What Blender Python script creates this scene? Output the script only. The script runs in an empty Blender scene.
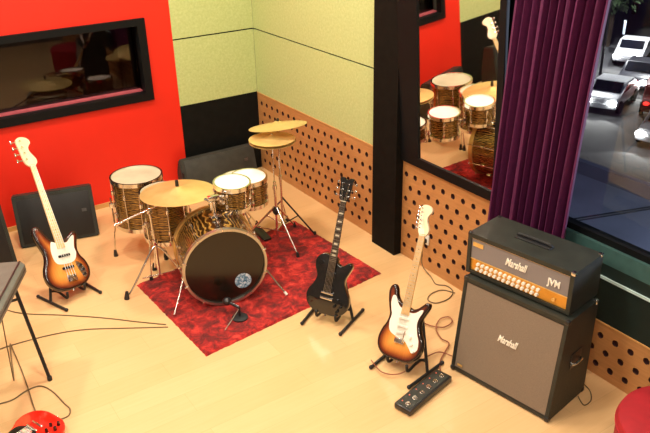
import bpy, bmesh, math, random
import numpy as np
from mathutils import Vector, Matrix
from mathutils.geometry import delaunay_2d_cdt
random.seed(7)
PI = math.pi
V = Vector
scene = bpy.context.scene
COL = scene.collection

# ------------------------------------------------------------------ materials
def nt(name):
    m = bpy.data.materials.new(name); m.use_nodes = True
    t = m.node_tree; t.nodes.clear()
    o = t.nodes.new('ShaderNodeOutputMaterial'); b = t.nodes.new('ShaderNodeBsdfPrincipled')
    t.links.new(b.outputs[0], o.inputs[0])
    return m, t, b
def coords(t, scale=(1, 1, 1)):
    c = t.nodes.new('ShaderNodeTexCoord'); mp = t.nodes.new('ShaderNodeMapping')
    mp.inputs['Scale'].default_value = scale
    t.links.new(c.outputs['Object'], mp.inputs[0]); return mp.outputs[0]
def ramp(t, fac, stops):
    r = t.nodes.new('ShaderNodeValToRGB'); e = r.color_ramp.elements
    while len(e) > 1: e.remove(e[-1])
    e[0].position = stops[0][0]; e[0].color = (*stops[0][1], 1)
    for p, c in stops[1:]:
        x = e.new(p); x.color = (*c, 1)
    t.links.new(fac, r.inputs[0]); return r.outputs[0]
def noise(t, vec, scale, detail=3, rough=.5, dist=0):
    n = t.nodes.new('ShaderNodeTexNoise'); n.inputs['Scale'].default_value = scale
    n.inputs['Detail'].default_value = detail; n.inputs['Roughness'].default_value = rough
    n.inputs['Distortion'].default_value = dist
    t.links.new(vec, n.inputs['Vector']); return n.outputs['Fac']
def bump(t, b, h, strength=.3, dist=.002):
    n = t.nodes.new('ShaderNodeBump'); n.inputs['Strength'].default_value = strength
    n.inputs['Distance'].default_value = dist
    t.links.new(h, n.inputs['Height']); t.links.new(n.outputs[0], b.inputs['Normal'])
def mat(name, c, rough=.5, metal=0, var=.12, scale=12, coat=0, bmp=0, bscale=200, emit=None, es=0, spec=None):
    """principled with a slight procedural variation of its own colour"""
    m, t, b = nt(name); v = coords(t)
    f = noise(t, v, scale)
    lo = tuple(max(0, x*(1-var)) for x in c); hi = tuple(min(1, x*(1+var)) for x in c)
    t.links.new(ramp(t, f, [(.3, lo), (.7, hi)]), b.inputs['Base Color'])
    b.inputs['Roughness'].default_value = rough; b.inputs['Metallic'].default_value = metal
    b.inputs['Coat Weight'].default_value = coat; b.inputs['Coat Roughness'].default_value = .06
    if spec is not None: b.inputs['Specular IOR Level'].default_value = spec
    if bmp: bump(t, b, noise(t, v, bscale), bmp)
    if emit: b.inputs['Emission Color'].default_value = (*emit, 1); b.inputs['Emission Strength'].default_value = es
    return m
M = {}
M['red_wall'] = mat('red_paint', (.76, .020, .006), .5, var=.04, scale=2, bmp=.05)
M['core'] = mat('plaster', (.16, .14, .12), .8)
M['ceiling'] = mat('ceiling_paint', (.6, .57, .5), .8)
M['black_panel'] = mat('black_panel', (.005, .0055, .005), .6, var=.3, spec=.15)
M['pier'] = mat('dark_brown_panel', (.008, .0065, .005), .7, var=.2, spec=.08)
M['black_frame'] = mat('black_frame', (.004, .0045, .005), .5, spec=.2)
M['teal_frame'] = mat('teal_lit_frame', (.06, .14, .13), .4, metal=.3)  # teal of reflected outdoor light painted into the base colour
M['dark_green'] = mat('dark_green_panel', (.006, .016, .013), .5)
M['strip'] = mat('pale_metal_strip', (.6, .8, .78), .4, metal=.2)
M['chrome'] = mat('chrome', (.82, .8, .76), .16, metal=1, var=.04)
M['satin'] = mat('satin_metal', (.6, .58, .52), .35, metal=1, var=.05)
M['rubber'] = mat('black_rubber', (.012, .012, .012), .6)
M['black_metal'] = mat('black_metal', (.012, .012, .013), .35, coat=.2)
M['tolex'] = mat('black_tolex', (.021, .024, .018), .5, bmp=.5, bscale=400, var=.25)
M['grey_box'] = mat('charcoal_cabinet', (.035, .036, .030), .6, bmp=.4, bscale=300, var=.2)
M['grille_black'] = mat('black_grille', (.008, .008, .008), .55, bmp=.6, bscale=500)
M['grille'] = mat('taupe_grille_cloth', (.23, .175, .125), .8, bmp=.7, bscale=700, var=.14, scale=260)
M['grille_head'] = mat('grey_head_cloth', (.24, .21, .20), .75, bmp=.6, bscale=700, var=.12, scale=300)
M['gold'] = mat('gold_panel', (.72, .38, .07), .35, metal=.75, var=.08)
M['gold_trim'] = mat('gold_trim', (.8, .55, .2), .35, metal=.7)
M['white'] = mat('white_plastic', (.85, .82, .72), .4, var=.03)
M['logo'] = mat('white_logo', (.95, .9, .78), .35, var=.02)
M['head_skin'] = mat('drum_head_white', (.85, .82, .74), .4, var=.05)
M['head_coated'] = mat('drum_head_tan', (.50, .44, .31), .45, var=.12, scale=6)
M['bass_head'] = mat('black_bass_head', (.012, .007, .0035), .2, coat=.1, var=.2, scale=3)
M['pickguard'] = mat('white_pickguard', (.88, .84, .72), .3, var=.03, coat=.4)
M['maple'] = mat('maple_neck', (.74, .47, .19), .4, coat=.3, var=.1, scale=20)
M['maple_pale'] = mat('pale_headstock', (.82, .64, .42), .4, coat=.2, var=.08)
M['rosewood'] = mat('dark_fretboard', (.03, .018, .012), .5)
M['steel_string'] = mat('steel_string', (.7, .68, .6), .3, metal=1)
M['gloss_black'] = mat('gloss_black', (.006, .006, .006), .12, coat=1)
M['gloss_red'] = mat('gloss_red', (.80, .02, .008), .12, coat=1, var=.06)
M['cream'] = mat('cream_binding', (.75, .68, .5), .4)
M['silver'] = mat('silver_plastic', (.15, .15, .13), .45, metal=.3, bmp=.2)
M['silver_edge'] = mat('silver_edge', (.62, .62, .55), .35, metal=.5)
M['cable'] = mat('grey_brown_cable', (.16, .11, .05), .6)
M['cable_red'] = mat('brown_red_cable', (.30, .10, .05), .6)
M['velvet_red'] = mat('red_upholstery', (.34, .005, .011), .75, bmp=.3, bscale=150)
M['asphalt'] = mat('asphalt', (.07, .07, .075), .85, bmp=.4, bscale=30)
M['roof'] = mat('blue_grey_roof', (.16, .17, .215), .5, var=.2, scale=1.2)
M['roof_seam'] = mat('dark_roof_seam', (.01, .01, .014), .6)
M['leaf'] = mat('dark_leaf', (.03, .055, .02), .6, var=.5)
M['bark'] = mat('bark', (.06, .04, .025), .9)
M['ledge_pink'] = mat('pink_ledge', (.42, .08, .10), .5)
M['dark_room'] = mat('dark_room', (.06, .03, .03), .8)
M['led'] = mat('indicator', (.6, .1, .06), .3, emit=(1, .2, .1), es=.25)
M['mesh_grey'] = mat('mesh_grey', (.12, .12, .12), .4, metal=.8)
M['tyre'] = mat('tyre', (.01, .01, .01), .8)

def m_floor():
    m, t, b = nt('maple_planks'); v = coords(t)
    br = t.nodes.new('ShaderNodeTexBrick'); br.offset = .37
    br.inputs['Color1'].default_value = (.80, .535, .275, 1); br.inputs['Color2'].default_value = (.75, .49, .24, 1)
    br.inputs['Mortar'].default_value = (.62, .40, .18, 1)
    br.inputs['Scale'].default_value = 1; br.inputs['Mortar Size'].default_value = .0012
    br.inputs['Brick Width'].default_value = 1.25; br.inputs['Row Height'].default_value = .21
    t.links.new(v, br.inputs['Vector'])
    g = noise(t, coords(t, (1.2, 22, 1)), 2.2, 5, .6, .4)
    gr = ramp(t, g, [(.25, (.94, .92, .87)), (.75, (1.0, 1.0, 1.0))])
    big = ramp(t, noise(t, v, .9, 2), [(.3, (.94, .90, .84)), (.7, (1, 1, 1))])
    mx = t.nodes.new('ShaderNodeMixRGB'); mx.blend_type = 'MULTIPLY'; mx.inputs[0].default_value = 1
    t.links.new(br.outputs[0], mx.inputs[1]); t.links.new(gr, mx.inputs[2])
    m2 = t.nodes.new('ShaderNodeMixRGB'); m2.blend_type = 'MULTIPLY'; m2.inputs[0].default_value = 1
    t.links.new(mx.outputs[0], m2.inputs[1]); t.links.new(big, m2.inputs[2])
    t.links.new(m2.outputs[0], b.inputs['Base Color'])
    b.inputs['Roughness'].default_value = .3
    b.inputs['Coat Weight'].default_value = .25; b.inputs['Coat Roughness'].default_value = .12
    return m
M['floor'] = m_floor()
def m_green():
    m, t, b = nt('green_felt'); v = coords(t)
    f = noise(t, v, 42, 5, .7)
    t.links.new(ramp(t, f, [(.3, (.42, .485, .185)), (.55, (.50, .56, .235)), (.75, (.57, .62, .29))]), b.inputs['Base Color'])
    b.inputs['Roughness'].default_value = .9; bump(t, b, noise(t, v, 90, 4), .5, .004)
    return m
M['green'] = m_green()
def m_wood():
    m, t, b = nt('perforated_wood'); v = coords(t, (1, 3, 40))
    f = noise(t, v, 1.5, 4, .6, .5)
    t.links.new(ramp(t, f, [(.25, (.44, .195, .062)), (.75, (.56, .27, .095))]), b.inputs['Base Color'])
    b.inputs['Roughness'].default_value = .45; return m
M['wood'] = m_wood()
M['wood_cap'] = mat('wood_cap', (.66, .36, .12), .4)
M['hole_back'] = mat('hole_backing', (.035, .006, .006), .8)
def m_shell():
    m, t, b = nt('gold_ripple_shell'); v = coords(t, (1, 1, 3.2))
    w = t.nodes.new('ShaderNodeTexWave'); w.wave_type = 'BANDS'; w.bands_direction = 'Z'
    w.inputs['Scale'].default_value = 7; w.inputs['Distortion'].default_value = 7
    w.inputs['Detail'].default_value = 3; w.inputs['Detail Scale'].default_value = 1.6
    t.links.new(v, w.inputs['Vector'])
    t.links.new(ramp(t, w.outputs['Fac'], [(.1, (.022, .009, .003)), (.5, (.075, .032, .008)), (.75, (.20, .095, .02)), (.97, (.60, .34, .07))]), b.inputs['Base Color'])
    b.inputs['Roughness'].default_value = .22; b.inputs['Metallic'].default_value = .45
    b.inputs['Coat Weight'].default_value = .6; b.inputs['Coat Roughness'].default_value = .08
    return m
M['shell'] = m_shell()
def m_cymbal():
    m, t, b = nt('bronze_cymbal')
    c = t.nodes.new('ShaderNodeTexCoord')
    l = t.nodes.new('ShaderNodeVectorMath'); l.operation = 'LENGTH'; t.links.new(c.outputs['Object'], l.inputs[0])
    w = t.nodes.new('ShaderNodeMath'); w.operation = 'SINE'
    k = t.nodes.new('ShaderNodeMath'); k.operation = 'MULTIPLY'; k.inputs[1].default_value = 900
    t.links.new(l.outputs['Value'], k.inputs[0]); t.links.new(k.outputs[0], w.inputs[0])
    f = noise(t, c.outputs['Object'], 7, 3)
    t.links.new(ramp(t, f, [(.3, (.78, .56, .19)), (.7, (.92, .70, .28))]), b.inputs['Base Color'])
    b.inputs['Metallic'].default_value = .6; b.inputs['Roughness'].default_value = .33
    bump(t, b, w.outputs[0], .15, .0008); return m
M['cymbal'] = m_cymbal()
def m_rug():
    m, t, b = nt('red_shag'); v = coords(t)
    f = noise(t, v, 9, 6, .72, .5)
    t.links.new(ramp(t, f, [(.30, (.03, .001, .002)), (.43, (.14, .002, .004)), (.53, (.46, .008, .008)), (.66, (.88, .06, .04))]), b.inputs['Base Color'])
    b.inputs['Roughness'].default_value = .9; b.inputs['Sheen Weight'].default_value = .3
    b.inputs['Sheen Tint'].default_value = (1, .2, .15, 1)
    bump(t, b, noise(t, v, 160, 4, .8), 1, .012); return m
M['rug'] = m_rug()
def m_curtain():
    m, t, b = nt('plum_velvet'); v = coords(t)
    t.links.new(ramp(t, noise(t, v, 30, 3), [(.3, (.075, .005, .048)), (.7, (.105, .008, .062))]), b.inputs['Base Color'])
    b.inputs['Roughness'].default_value = .6; b.inputs['Sheen Weight'].default_value = .06
    b.inputs['Sheen Tint'].default_value = (.8, .35, .7, 1); return m
M['curtain'] = m_curtain()
def m_attr():
    m, t, b = nt('sunburst_lacquer')
    a = t.nodes.new('ShaderNodeAttribute'); a.attribute_name = 'Col'
    g = ramp(t, noise(t, coords(t, (60, 3, 3)), 3, 4, .6), [(.3, (.82, .82, .82)), (.7, (1, 1, 1))])
    mx = t.nodes.new('ShaderNodeMixRGB'); mx.blend_type = 'MULTIPLY'; mx.inputs[0].default_value = 1
    t.links.new(a.outputs['Color'], mx.inputs[1]); t.links.new(g, mx.inputs[2])
    t.links.new(mx.outputs[0], b.inputs['Base Color'])
    b.inputs['Roughness'].default_value = .2; b.inputs['Coat Weight'].default_value = .8; b.inputs['Coat Roughness'].default_value = .05
    return m
M['burst'] = m_attr()
def m_glass(name, tint=(1, 1, 1), rough=0, refl=1.5):
    m = bpy.data.materials.new(name); m.use_nodes = True; t = m.node_tree; t.nodes.clear()
    o = t.nodes.new('ShaderNodeOutputMaterial'); mx = t.nodes.new('ShaderNodeMixShader')
    tr = t.nodes.new('ShaderNodeBsdfTransparent'); tr.inputs[0].default_value = (*tint, 1)
    gl = t.nodes.new('ShaderNodeBsdfGlossy'); gl.inputs['Roughness'].default_value = rough
    fr = t.nodes.new('ShaderNodeFresnel'); fr.inputs[0].default_value = refl
    t.links.new(fr.outputs[0], mx.inputs[0]); t.links.new(tr.outputs[0], mx.inputs[1]); t.links.new(gl.outputs[0], mx.inputs[2])
    t.links.new(mx.outputs[0], o.inputs[0]); return m
M['glass'] = m_glass('window_glass', (.9, .93, .95), .01, 1.35)
M['glass_dark'] = m_glass('tinted_glass', (.7, .6, .6), .02, 1.6)
M['mirror'] = mat('mirror_silver', (.9, .9, .86), .02, metal=1, var=0)
def emis(name, c, s):
    m, t, b = nt(name); b.inputs['Base Color'].default_value = (*c, 1)
    b.inputs['Emission Color'].default_value = (*c, 1); b.inputs['Emission Strength'].default_value = s; return m
M['headlight'] = emis('headlight', (1, .97, .92), 30)
M['taillight'] = emis('taillight', (1, .03, .02), 3)
M['lampglow'] = emis('ceiling_lamp_glow', (1, .86, .62), 4)
M['sign'] = emis('lit_sign', (.75, .85, 1), .55)
M['car_white'] = mat('car_white', (.85, .85, .88), .3, coat=.8)
M['car_dark'] = mat('car_dark', (.05, .05, .07), .3, coat=.8)
M['car_red'] = mat('car_red', (.35, .01, .01), .3, coat=.8)
M['car_glass'] = mat('car_glass', (.01, .012, .02), .08)
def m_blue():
    m, t, b = nt('blue_round_patch'); v = coords(t)
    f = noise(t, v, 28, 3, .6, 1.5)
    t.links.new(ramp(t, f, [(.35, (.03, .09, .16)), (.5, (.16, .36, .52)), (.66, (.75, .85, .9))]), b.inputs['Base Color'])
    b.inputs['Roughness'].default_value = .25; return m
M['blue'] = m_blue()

# ------------------------------------------------------------------ mesh helpers
class MB:
    def __init__(s): s.bm = bmesh.new()
    def box(s, c, size, rot=None, bevel=0):
        r = bmesh.ops.create_cube(s.bm, size=1); vs = r['verts']
        bmesh.ops.scale(s.bm, vec=size, verts=vs)
        if bevel:
            es = list({e for v in vs for e in v.link_edges})
            rb = bmesh.ops.bevel(s.bm, geom=es, offset=bevel, segments=2, affect='EDGES', profile=.5)
            vs = list({v for f in rb['faces'] for v in f.verts} | {v for v in vs if v.is_valid})
        mt = Matrix.Translation(V(c)) @ (rot.to_4x4() if rot else Matrix())
        bmesh.ops.transform(s.bm, matrix=mt, verts=vs); return s
    def b2(s, a, b, bevel=0):
        a, b = V(a), V(b)
        return s.box((a+b)/2, tuple(abs(x) for x in (b-a)), bevel=bevel)
    def cyl(s, p0, p1, r0, r1=None, seg=16):
        r1 = r0 if r1 is None else r1
        p0, p1 = V(p0), V(p1); d = p1-p0; L = d.length
        r = bmesh.ops.create_cone(s.bm, cap_ends=True, segments=seg, radius1=r0, radius2=r1, depth=L)
        q = d.to_track_quat('Z', 'Y').to_matrix().to_4x4()
        bmesh.ops.transform(s.bm, matrix=Matrix.Translation((p0+p1)/2) @ q, verts=r['verts']); return s
    def sph(s, c, r, scale=(1, 1, 1), seg=12):
        q = bmesh.ops.create_uvsphere(s.bm, u_segments=seg, v_segments=max(6, seg//2+2), radius=r)
        bmesh.ops.scale(s.bm, vec=scale, verts=q['verts']); bmesh.ops.translate(s.bm, vec=V(c), verts=q['verts']); return s
    def lathe(s, prof, mt=None, seg=40, close=False):
        mt = mt or Matrix(); rows = []
        for (r, z) in prof:
            if r < 1e-6: rows.append([s.bm.verts.new(mt @ V((0, 0, z)))])
            else: rows.append([s.bm.verts.new(mt @ V((r*math.cos(2*PI*i/seg), r*math.sin(2*PI*i/seg), z))) for i in range(seg)])
        n = len(rows); rng = range(n) if close else range(n-1)
        for k in rng:
            a, b = rows[k], rows[(k+1) % n]
            for i in range(seg):
                j = (i+1) % seg
                if len(a) == 1 and len(b) == 1: continue
                if len(a) == 1: s.bm.faces.new((a[0], b[i], b[j]))
                elif len(b) == 1: s.bm.faces.new((a[i], a[j], b[0]))
                else: s.bm.faces.new((a[i], a[j], b[j], b[i]))
        return s
    def torus(s, R, r, mt=None, seg=40, rs=8):
        return s.lathe([(R+r*math.cos(2*PI*k/rs), r*math.sin(2*PI*k/rs)) for k in range(rs)], mt, seg, True)
    def tube(s, pts, r, seg=8, smooth=True, n=6):
        pts = [V(p) for p in pts]
        if smooth and len(pts) > 2: pts = catmull(pts, n, False)
        rings = []; up = V((0, 0, 1))
        for i, p in enumerate(pts):
            d = (pts[min(i+1, len(pts)-1)]-pts[max(i-1, 0)]).normalized()
            a = d.cross(up)
            if a.length < 1e-3: a = d.cross(V((1, 0, 0)))
            a.normalize(); b = d.cross(a).normalized(); up = -b if (-b).dot(up) > 0 else b
            rings.append([s.bm.verts.new(p+a*r*math.cos(2*PI*k/seg)+b*r*math.sin(2*PI*k/seg)) for k in range(seg)])
        for q, w in zip(rings, rings[1:]):
            for k in range(seg): s.bm.faces.new((q[k], q[(k+1) % seg], w[(k+1) % seg], w[k]))
        s.bm.faces.new(rings[0]); s.bm.faces.new(rings[-1][::-1]); return s
    def prism(s, pts, z0, z1, mt=None):
        mt = mt or Matrix(); n = len(pts)
        a = [s.bm.verts.new(mt @ V((x, y, z0))) for x, y in pts]; b = [s.bm.verts.new(mt @ V((x, y, z1))) for x, y in pts]
        s.bm.faces.new(a[::-1]); s.bm.faces.new(b)
        for i in range(n): s.bm.faces.new((a[i], a[(i+1) % n], b[(i+1) % n], b[i]))
        return s
    def xf(s, mt): bmesh.ops.transform(s.bm, matrix=mt, verts=s.bm.verts[:]); return s
    def build(s, name, material, parent=None, smooth=True, loc=None):
        bmesh.ops.recalc_face_normals(s.bm, faces=s.bm.faces[:])
        me = bpy.data.meshes.new(name); s.bm.to_mesh(me); s.bm.free()
        me.materials.append(material)
        if smooth:
            me.polygons.foreach_set('use_smooth', [True]*len(me.polygons))
            try: me.set_sharp_from_angle(angle=math.radians(35))
            except Exception: pass
        o = bpy.data.objects.new(name, me); COL.objects.link(o)
        if parent: o.parent = parent
        if loc: o.location = loc
        return o
def catmull(P, n, closed):
    out = []; L = len(P); rng = range(L) if closed else range(L-1)
    for i in rng:
        g = (lambda k: P[k % L]) if closed else (lambda k: P[max(0, min(L-1, k))])
        p0, p1, p2, p3 = g(i-1), g(i), g(i+1), g(i+2)
        for k in range(n):
            t = k/n
            out.append(.5*((2*p1)+(p2-p0)*t+(2*p0-5*p1+4*p2-p3)*t*t+(3*p1-p0-3*p2+p3)*t**3))
    if not closed: out.append(P[-1])
    return out
def tag(o, label, cat, group=None):
    o['label'] = label; o['category'] = cat
    if group: o['group'] = group
    return o
def thing(name, label, cat, loc=(0, 0, 0), rotz=0, group=None, mtx=None):
    o = bpy.data.objects.new(name, None); COL.objects.link(o); o.empty_display_size = .1
    if mtx is not None: o.matrix_world = mtx
    else: o.location = loc; o.rotation_euler = (0, 0, rotz)
    return tag(o, label, cat, group)
def struct(o): o['kind'] = 'structure'; return o
def sbox(name, a, b, m, parent=None):
    o = MB().b2(a, b).build(name, m, parent, smooth=False)
    if not parent: struct(o)
    return o
def copy_tree(o, parent=None):
    c = o.copy(); COL.objects.link(c); c.parent = parent
    for ch in [x for x in bpy.data.objects if x.parent == o]: copy_tree(ch, c)
    return c
def text_mesh(txt, size, depth, name, material, parent, mtx, shear=0, font_scale=(1, 1)):
    cu = bpy.data.curves.new('t', 'FONT'); cu.body = txt; cu.size = size; cu.extrude = depth; cu.shear = shear
    cu.align_x = 'CENTER'; cu.align_y = 'CENTER'; cu.offset = size*.02
    ob = bpy.data.objects.new('t', cu); COL.objects.link(ob)
    bpy.context.view_layer.update()
    me = bpy.data.meshes.new_from_object(ob.evaluated_get(bpy.context.evaluated_depsgraph_get()))
    bpy.data.objects.remove(ob)
    me.transform(Matrix.Diagonal((font_scale[0], font_scale[1], 1, 1))); me.transform(mtx)
    me.materials.clear(); me.materials.append(material)
    o = bpy.data.objects.new(name, me); COL.objects.link(o); o.parent = parent; return o

# ------------------------------------------------------------------ camera
cam_d = bpy.data.cameras.new('camera'); cam = bpy.data.objects.new('camera', cam_d); COL.objects.link(cam)
Rr = V((.83170698, -.55486637, -.01966746)); Uu = V((.25878015, .35606695, .89791378)); Ff = V((.49121923, .75189071, -.43973177))
mw = Matrix.Identity(4)
for i in range(3): mw[i][0] = Rr[i]; mw[i][1] = Uu[i]; mw[i][2] = -Ff[i]
CAM = V((-3.8489, -7.27, 3.3182))
mw.translation = CAM; cam.matrix_world = mw
cam_d.sensor_width = 36; cam_d.lens = 724.6/650*36; cam_d.clip_end = 300; cam_d.clip_start = .05
scene.camera = cam
def ray(px, py):
    return (Ff+Rr*((px-325)/724.6)-Uu*((py-216.5)/724.6))
def fl(px, py, z=0.0):        # point of the floor (or height z) behind a measured image position
    d = ray(px, py); return CAM+d*((z-CAM.z)/d.z)

# ------------------------------------------------------------------ room shell
H = 4.3
XL, YF = -5.6, -8.6
sbox('floor', (XL, YF, -.1), (.2, .2, 0), M['floor'])
sbox('ceiling', (XL, YF, H), (.2, .2, H+.1), M['ceiling'])
wl = sbox('wall_left', (XL-.1, YF, 0), (XL, .2, H), M['core'])
wf = sbox('wall_front', (XL, YF-.1, 0), (.2, YF, H), M['core'])
# back wall: core with opening, then cladding panels
wx0, wx1, wz0, wz1 = -2.92, -1.25, 1.085, 1.935
def wallset(name, boxes, m):
    mb = MB()
    for a, b in boxes: mb.b2(a, b)
    return struct(mb.build(name, m, smooth=False))
wb = wallset('wall_back', [((XL, .03, 0), (wx0, .2, H)), ((wx1, .03, 0), (.2, .2, H)), ((wx0, .03, 0), (wx1, .2, wz0)), ((wx0, .03, wz1), (wx1, .2, H))], M['core'])
def redpart(a, b): sbox('red_panel', a, b, M['red_wall'], wb)
EX = -.962
mb = MB()
for a, b in [((-3.2, -.0, 0), (wx0, .03, H)), ((wx1, 0, 0), (EX, .03, H)), ((wx0, 0, 0), (wx1, .03, wz0)), ((wx0, 0, wz1), (wx1, .03, H))]: mb.b2(a, b)
mb.build('red_panel', M['red_wall'], wb, smooth=False)
sbox('red_panel', (XL, 0, 0), (-3.97, .03, H), M['red_wall'], wb)
h1, h2 = .9426, 1.664
for a, b in ((EX, 0), (-3.97, -3.2)):
    sbox('black_panel', (a, .002, 0), (b, .03, h1), M['black_panel'], wb)
    sbox('acoustic_panel', (a, .004, h1), (b, .03, h2-.008), M['green'], wb)
    sbox('acoustic_panel', (a, .004, h2+.008), (b, .03, 2.9), M['green'], wb)
    sbox('acoustic_panel', (a, .004, 2.91), (b, .03, H), M['green'], wb)
tr = sbox('baseboard_back', (-3.2, -.012, 0), (EX, 0, .05), M['wood_cap'])
# right wall
WY0, WY1 = -3.80, -8.2
SZ = .87
wr = wallset('wall_right', [((.03, 0, 0), (.2, WY0, H)), ((.03, WY0, 0), (.2, WY1, SZ)), ((.03, WY0, 3.7), (.2, WY1, H)), ((.03, WY1, 0), (.2, YF, H))], M['core'])
P0, P1 = -2.325, -2.665        # pier
sbox('acoustic_panel', (.0, 0, h1), (.03, P0, h2-.008), M['green'], wr)
sbox('acoustic_panel', (.0, 0, h2+.008), (.03, P0, 2.9), M['green'], wr)
sbox('acoustic_panel', (.0, 0, 2.91), (.03, P0, H), M['green'], wr)
pier = sbox('wall_pier', (-.082, P0, 0), (.03, P1, H), M['pier'])
sbox('trim_1', (0, P1, h1+.008), (.03, WY0, H), M['black_frame'])
for a, b in ((EX, 0), (-3.97, -3.2)):
    sbox('seam', (a, .018, h2-.012), (b, .031, h2+.012), M['black_frame'], wb)
sbox('seam', (.018, 0, h2-.012), (.031, P0, h2+.012), M['black_frame'], wr)
def perf_panel(name, y0, y1, z0, z1, holes, r):
    """upright board in the plane x = 0 with real round holes; y0 > y1"""
    pts = [(y1, z0), (y0, z0), (y0, z1), (y1, z1)]; edges = [(0, 1), (1, 2), (2, 3), (3, 0)]; N = 14
    hs = [(a, b) for a, b in holes if y1+r+.006 < a < y0-r-.006 and z0+r < b < z1-r]
    loops = []
    for a, b in hs:
        s = len(pts); loops.append(list(range(s, s+N)))
        pts += [(a+r*math.cos(2*PI*k/N), b+r*math.sin(2*PI*k/N)) for k in range(N)]
        edges += [(s+k, s+(k+1) % N) for k in range(N)]
    vo, eo, fo, *_ = delaunay_2d_cdt([V(p) for p in pts], edges, [], 0, 1e-6)
    bm = bmesh.new(); T = .02
    vs = [bm.verts.new((0, p.x, p.y)) for p in vo]
    ha = np.array(hs)
    for f in fo:
        c = (vo[f[0]]+vo[f[1]]+vo[f[2]])/3
        if len(f) == 3 and np.min((ha[:, 0]-c.x)**2+(ha[:, 1]-c.y)**2) < (r*.9)**2 and all(min(abs((vo[i]-V(h)).length-r) for h in hs if abs(h[0]-c.x) < .1 and abs(h[1]-c.y) < .1) < 1e-4 for i in f): continue
        bm.faces.new([vs[i] for i in f])
    be = [e for e in bm.edges if len(e.link_faces) == 1]
    ex = bmesh.ops.extrude_edge_only(bm, edges=be)
    for v in [g for g in ex['geom'] if isinstance(g, bmesh.types.BMVert)]: v.co.x += T
    for f in [g for g in ex['geom'] if isinstance(g, bmesh.types.BMFace)]: f.material_index = 1
    m = MB(); m.bm.free(); m.bm = bm
    o = m.build(name, M['wood'], None, smooth=False); o.data.materials.append(M['hole_back']); return o
def lattice(offA, offB, z0, y0, y1, ztop):
    out = []; k = 0; z = z0
    while z < ztop:
        off = offA if k % 2 == 0 else offB
        n = 0; y = -off
        while y > y1:
            if y < y0: out.append((y, z))
            y -= .1195
        z += .1182; k += 1
    return out
HR = .0255
for i, (y0, y1, z1, oa, ob) in enumerate([(-.003, P0, h1, .092, .028), (P1, -3.74, h1, .083, .023), (-3.742, -8.2, .438, .062, .005)]):
    p = perf_panel('trim_%d' % (i+2), y0, y1, 0, z1-.012, lattice(oa, ob, .112 if i != 2 else .092, y0, y1, z1-.03), HR); struct(p)
    sbox('wood_cap', (-.004, y0, z1-.012), (.03, y1, z1), M['wood_cap'], p)
    sbox('backing', (.021, y0, 0), (.029, y1, z1-.012), M['hole_back'], p)
# mirror
mir = thing('wall_mirror', 'tall black framed mirror above the perforated panel, reflecting the drum kit', 'mirror', (0, -3.28, .95))
def fr(a, b): return MB().b2(a, b, .004)
Ym = -3.28
m_ = MB()
m_.b2((-.03, P1-.0-Ym, 0.002), (-.001, -2.90-Ym, 2.4)); m_.b2((-.03, -3.765-Ym, .002), (-.001, -3.825-Ym, 2.4))
m_.b2((-.03, -2.90-Ym, .002), (-.001, -3.765-Ym, .085)); m_.b2((-.03, -2.90-Ym, 2.32), (-.001, -3.765-Ym, 2.4))
m_.build('frame', M['black_frame'], mir, smooth=False)
g = MB().b2((-.004, -.434, -1.15), (0, .434, 1.15)).build('mirror_glass', M['mirror'], mir, smooth=False)
MIR_TILT = math.radians(0)
g.location = (-.012, -3.3325-Ym, 1.2); mir.rotation_euler = (0, math.radians(-3.5), 0)
# street window
w2 = sbox('window_2', (.0, WY0, SZ), (.14, WY1, .99), M['teal_frame'])
mb = MB(); mb.b2((.03, WY0, .99), (.10, WY1, 1.035))
mb.b2((.03, WY0, 3.62), (.10, WY1, 3.7)); mb.b2((.03, WY0, .99), (.10, WY0-.06, 3.7)); mb.b2((.03, WY1+.06, .99), (.10, WY1, 3.7)); mb.b2((.03, -6.3, .99), (.10, -6.36, 3.7))
mb.build('window_frame', M['black_frame'], w2, smooth=False)
sbox('glass_pane', (.06, WY0-.06, 1.035), (.066, WY1+.06, 3.62), M['glass'], w2)
sk = sbox('trim_5', (.0, WY0+.04, .438), (.03, WY1, SZ), M['dark_green'])
sbox('metal_strip', (-.012, WY0+.04, .762), (0, WY1, .78), M['strip'], sk)  # pale teal paints outdoor light onto the strip's edge
# control room window
w1 = MB()
for a, b in [((wx0, -.035, wz0), (wx1, .06, wz0+.085)), ((wx0, -.035, wz1-.07), (wx1, .06, wz1)), ((wx0, -.035, wz0+.085), (wx0+.07, .06, wz1-.07)), ((wx1-.085, -.035, wz0+.085), (wx1, .06, wz1-.07))]: w1.b2(a, b)
w1 = struct(w1.build('window_1', M['black_frame'], smooth=False))
sbox('glass_pane', (wx0+.07, .135, wz0+.02), (wx1-.085, .141, wz1-.05), M['glass_dark'], w1)
sbox('window_sill', (wx0+.07, .06, wz0+.06), (wx1-.085, .134, wz0+.10), M['ledge_pink'], w1)
dr = MB()
for a, b in [((-3.4, .2, 0), (-.8, 2.4, .02)), ((-3.4, 2.4, 0), (-.8, 2.45, 2.7)), ((-3.42, .2, 0), (-3.4, 2.4, 2.7)), ((-.8, .2, 0), (-.78, 2.4, 2.7)), ((-3.4, .2, 2.7), (-.8, 2.4, 2.72))]: dr.b2(a, b)
struct(dr.build('wall_control_room', M['dark_room'], smooth=False))

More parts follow.
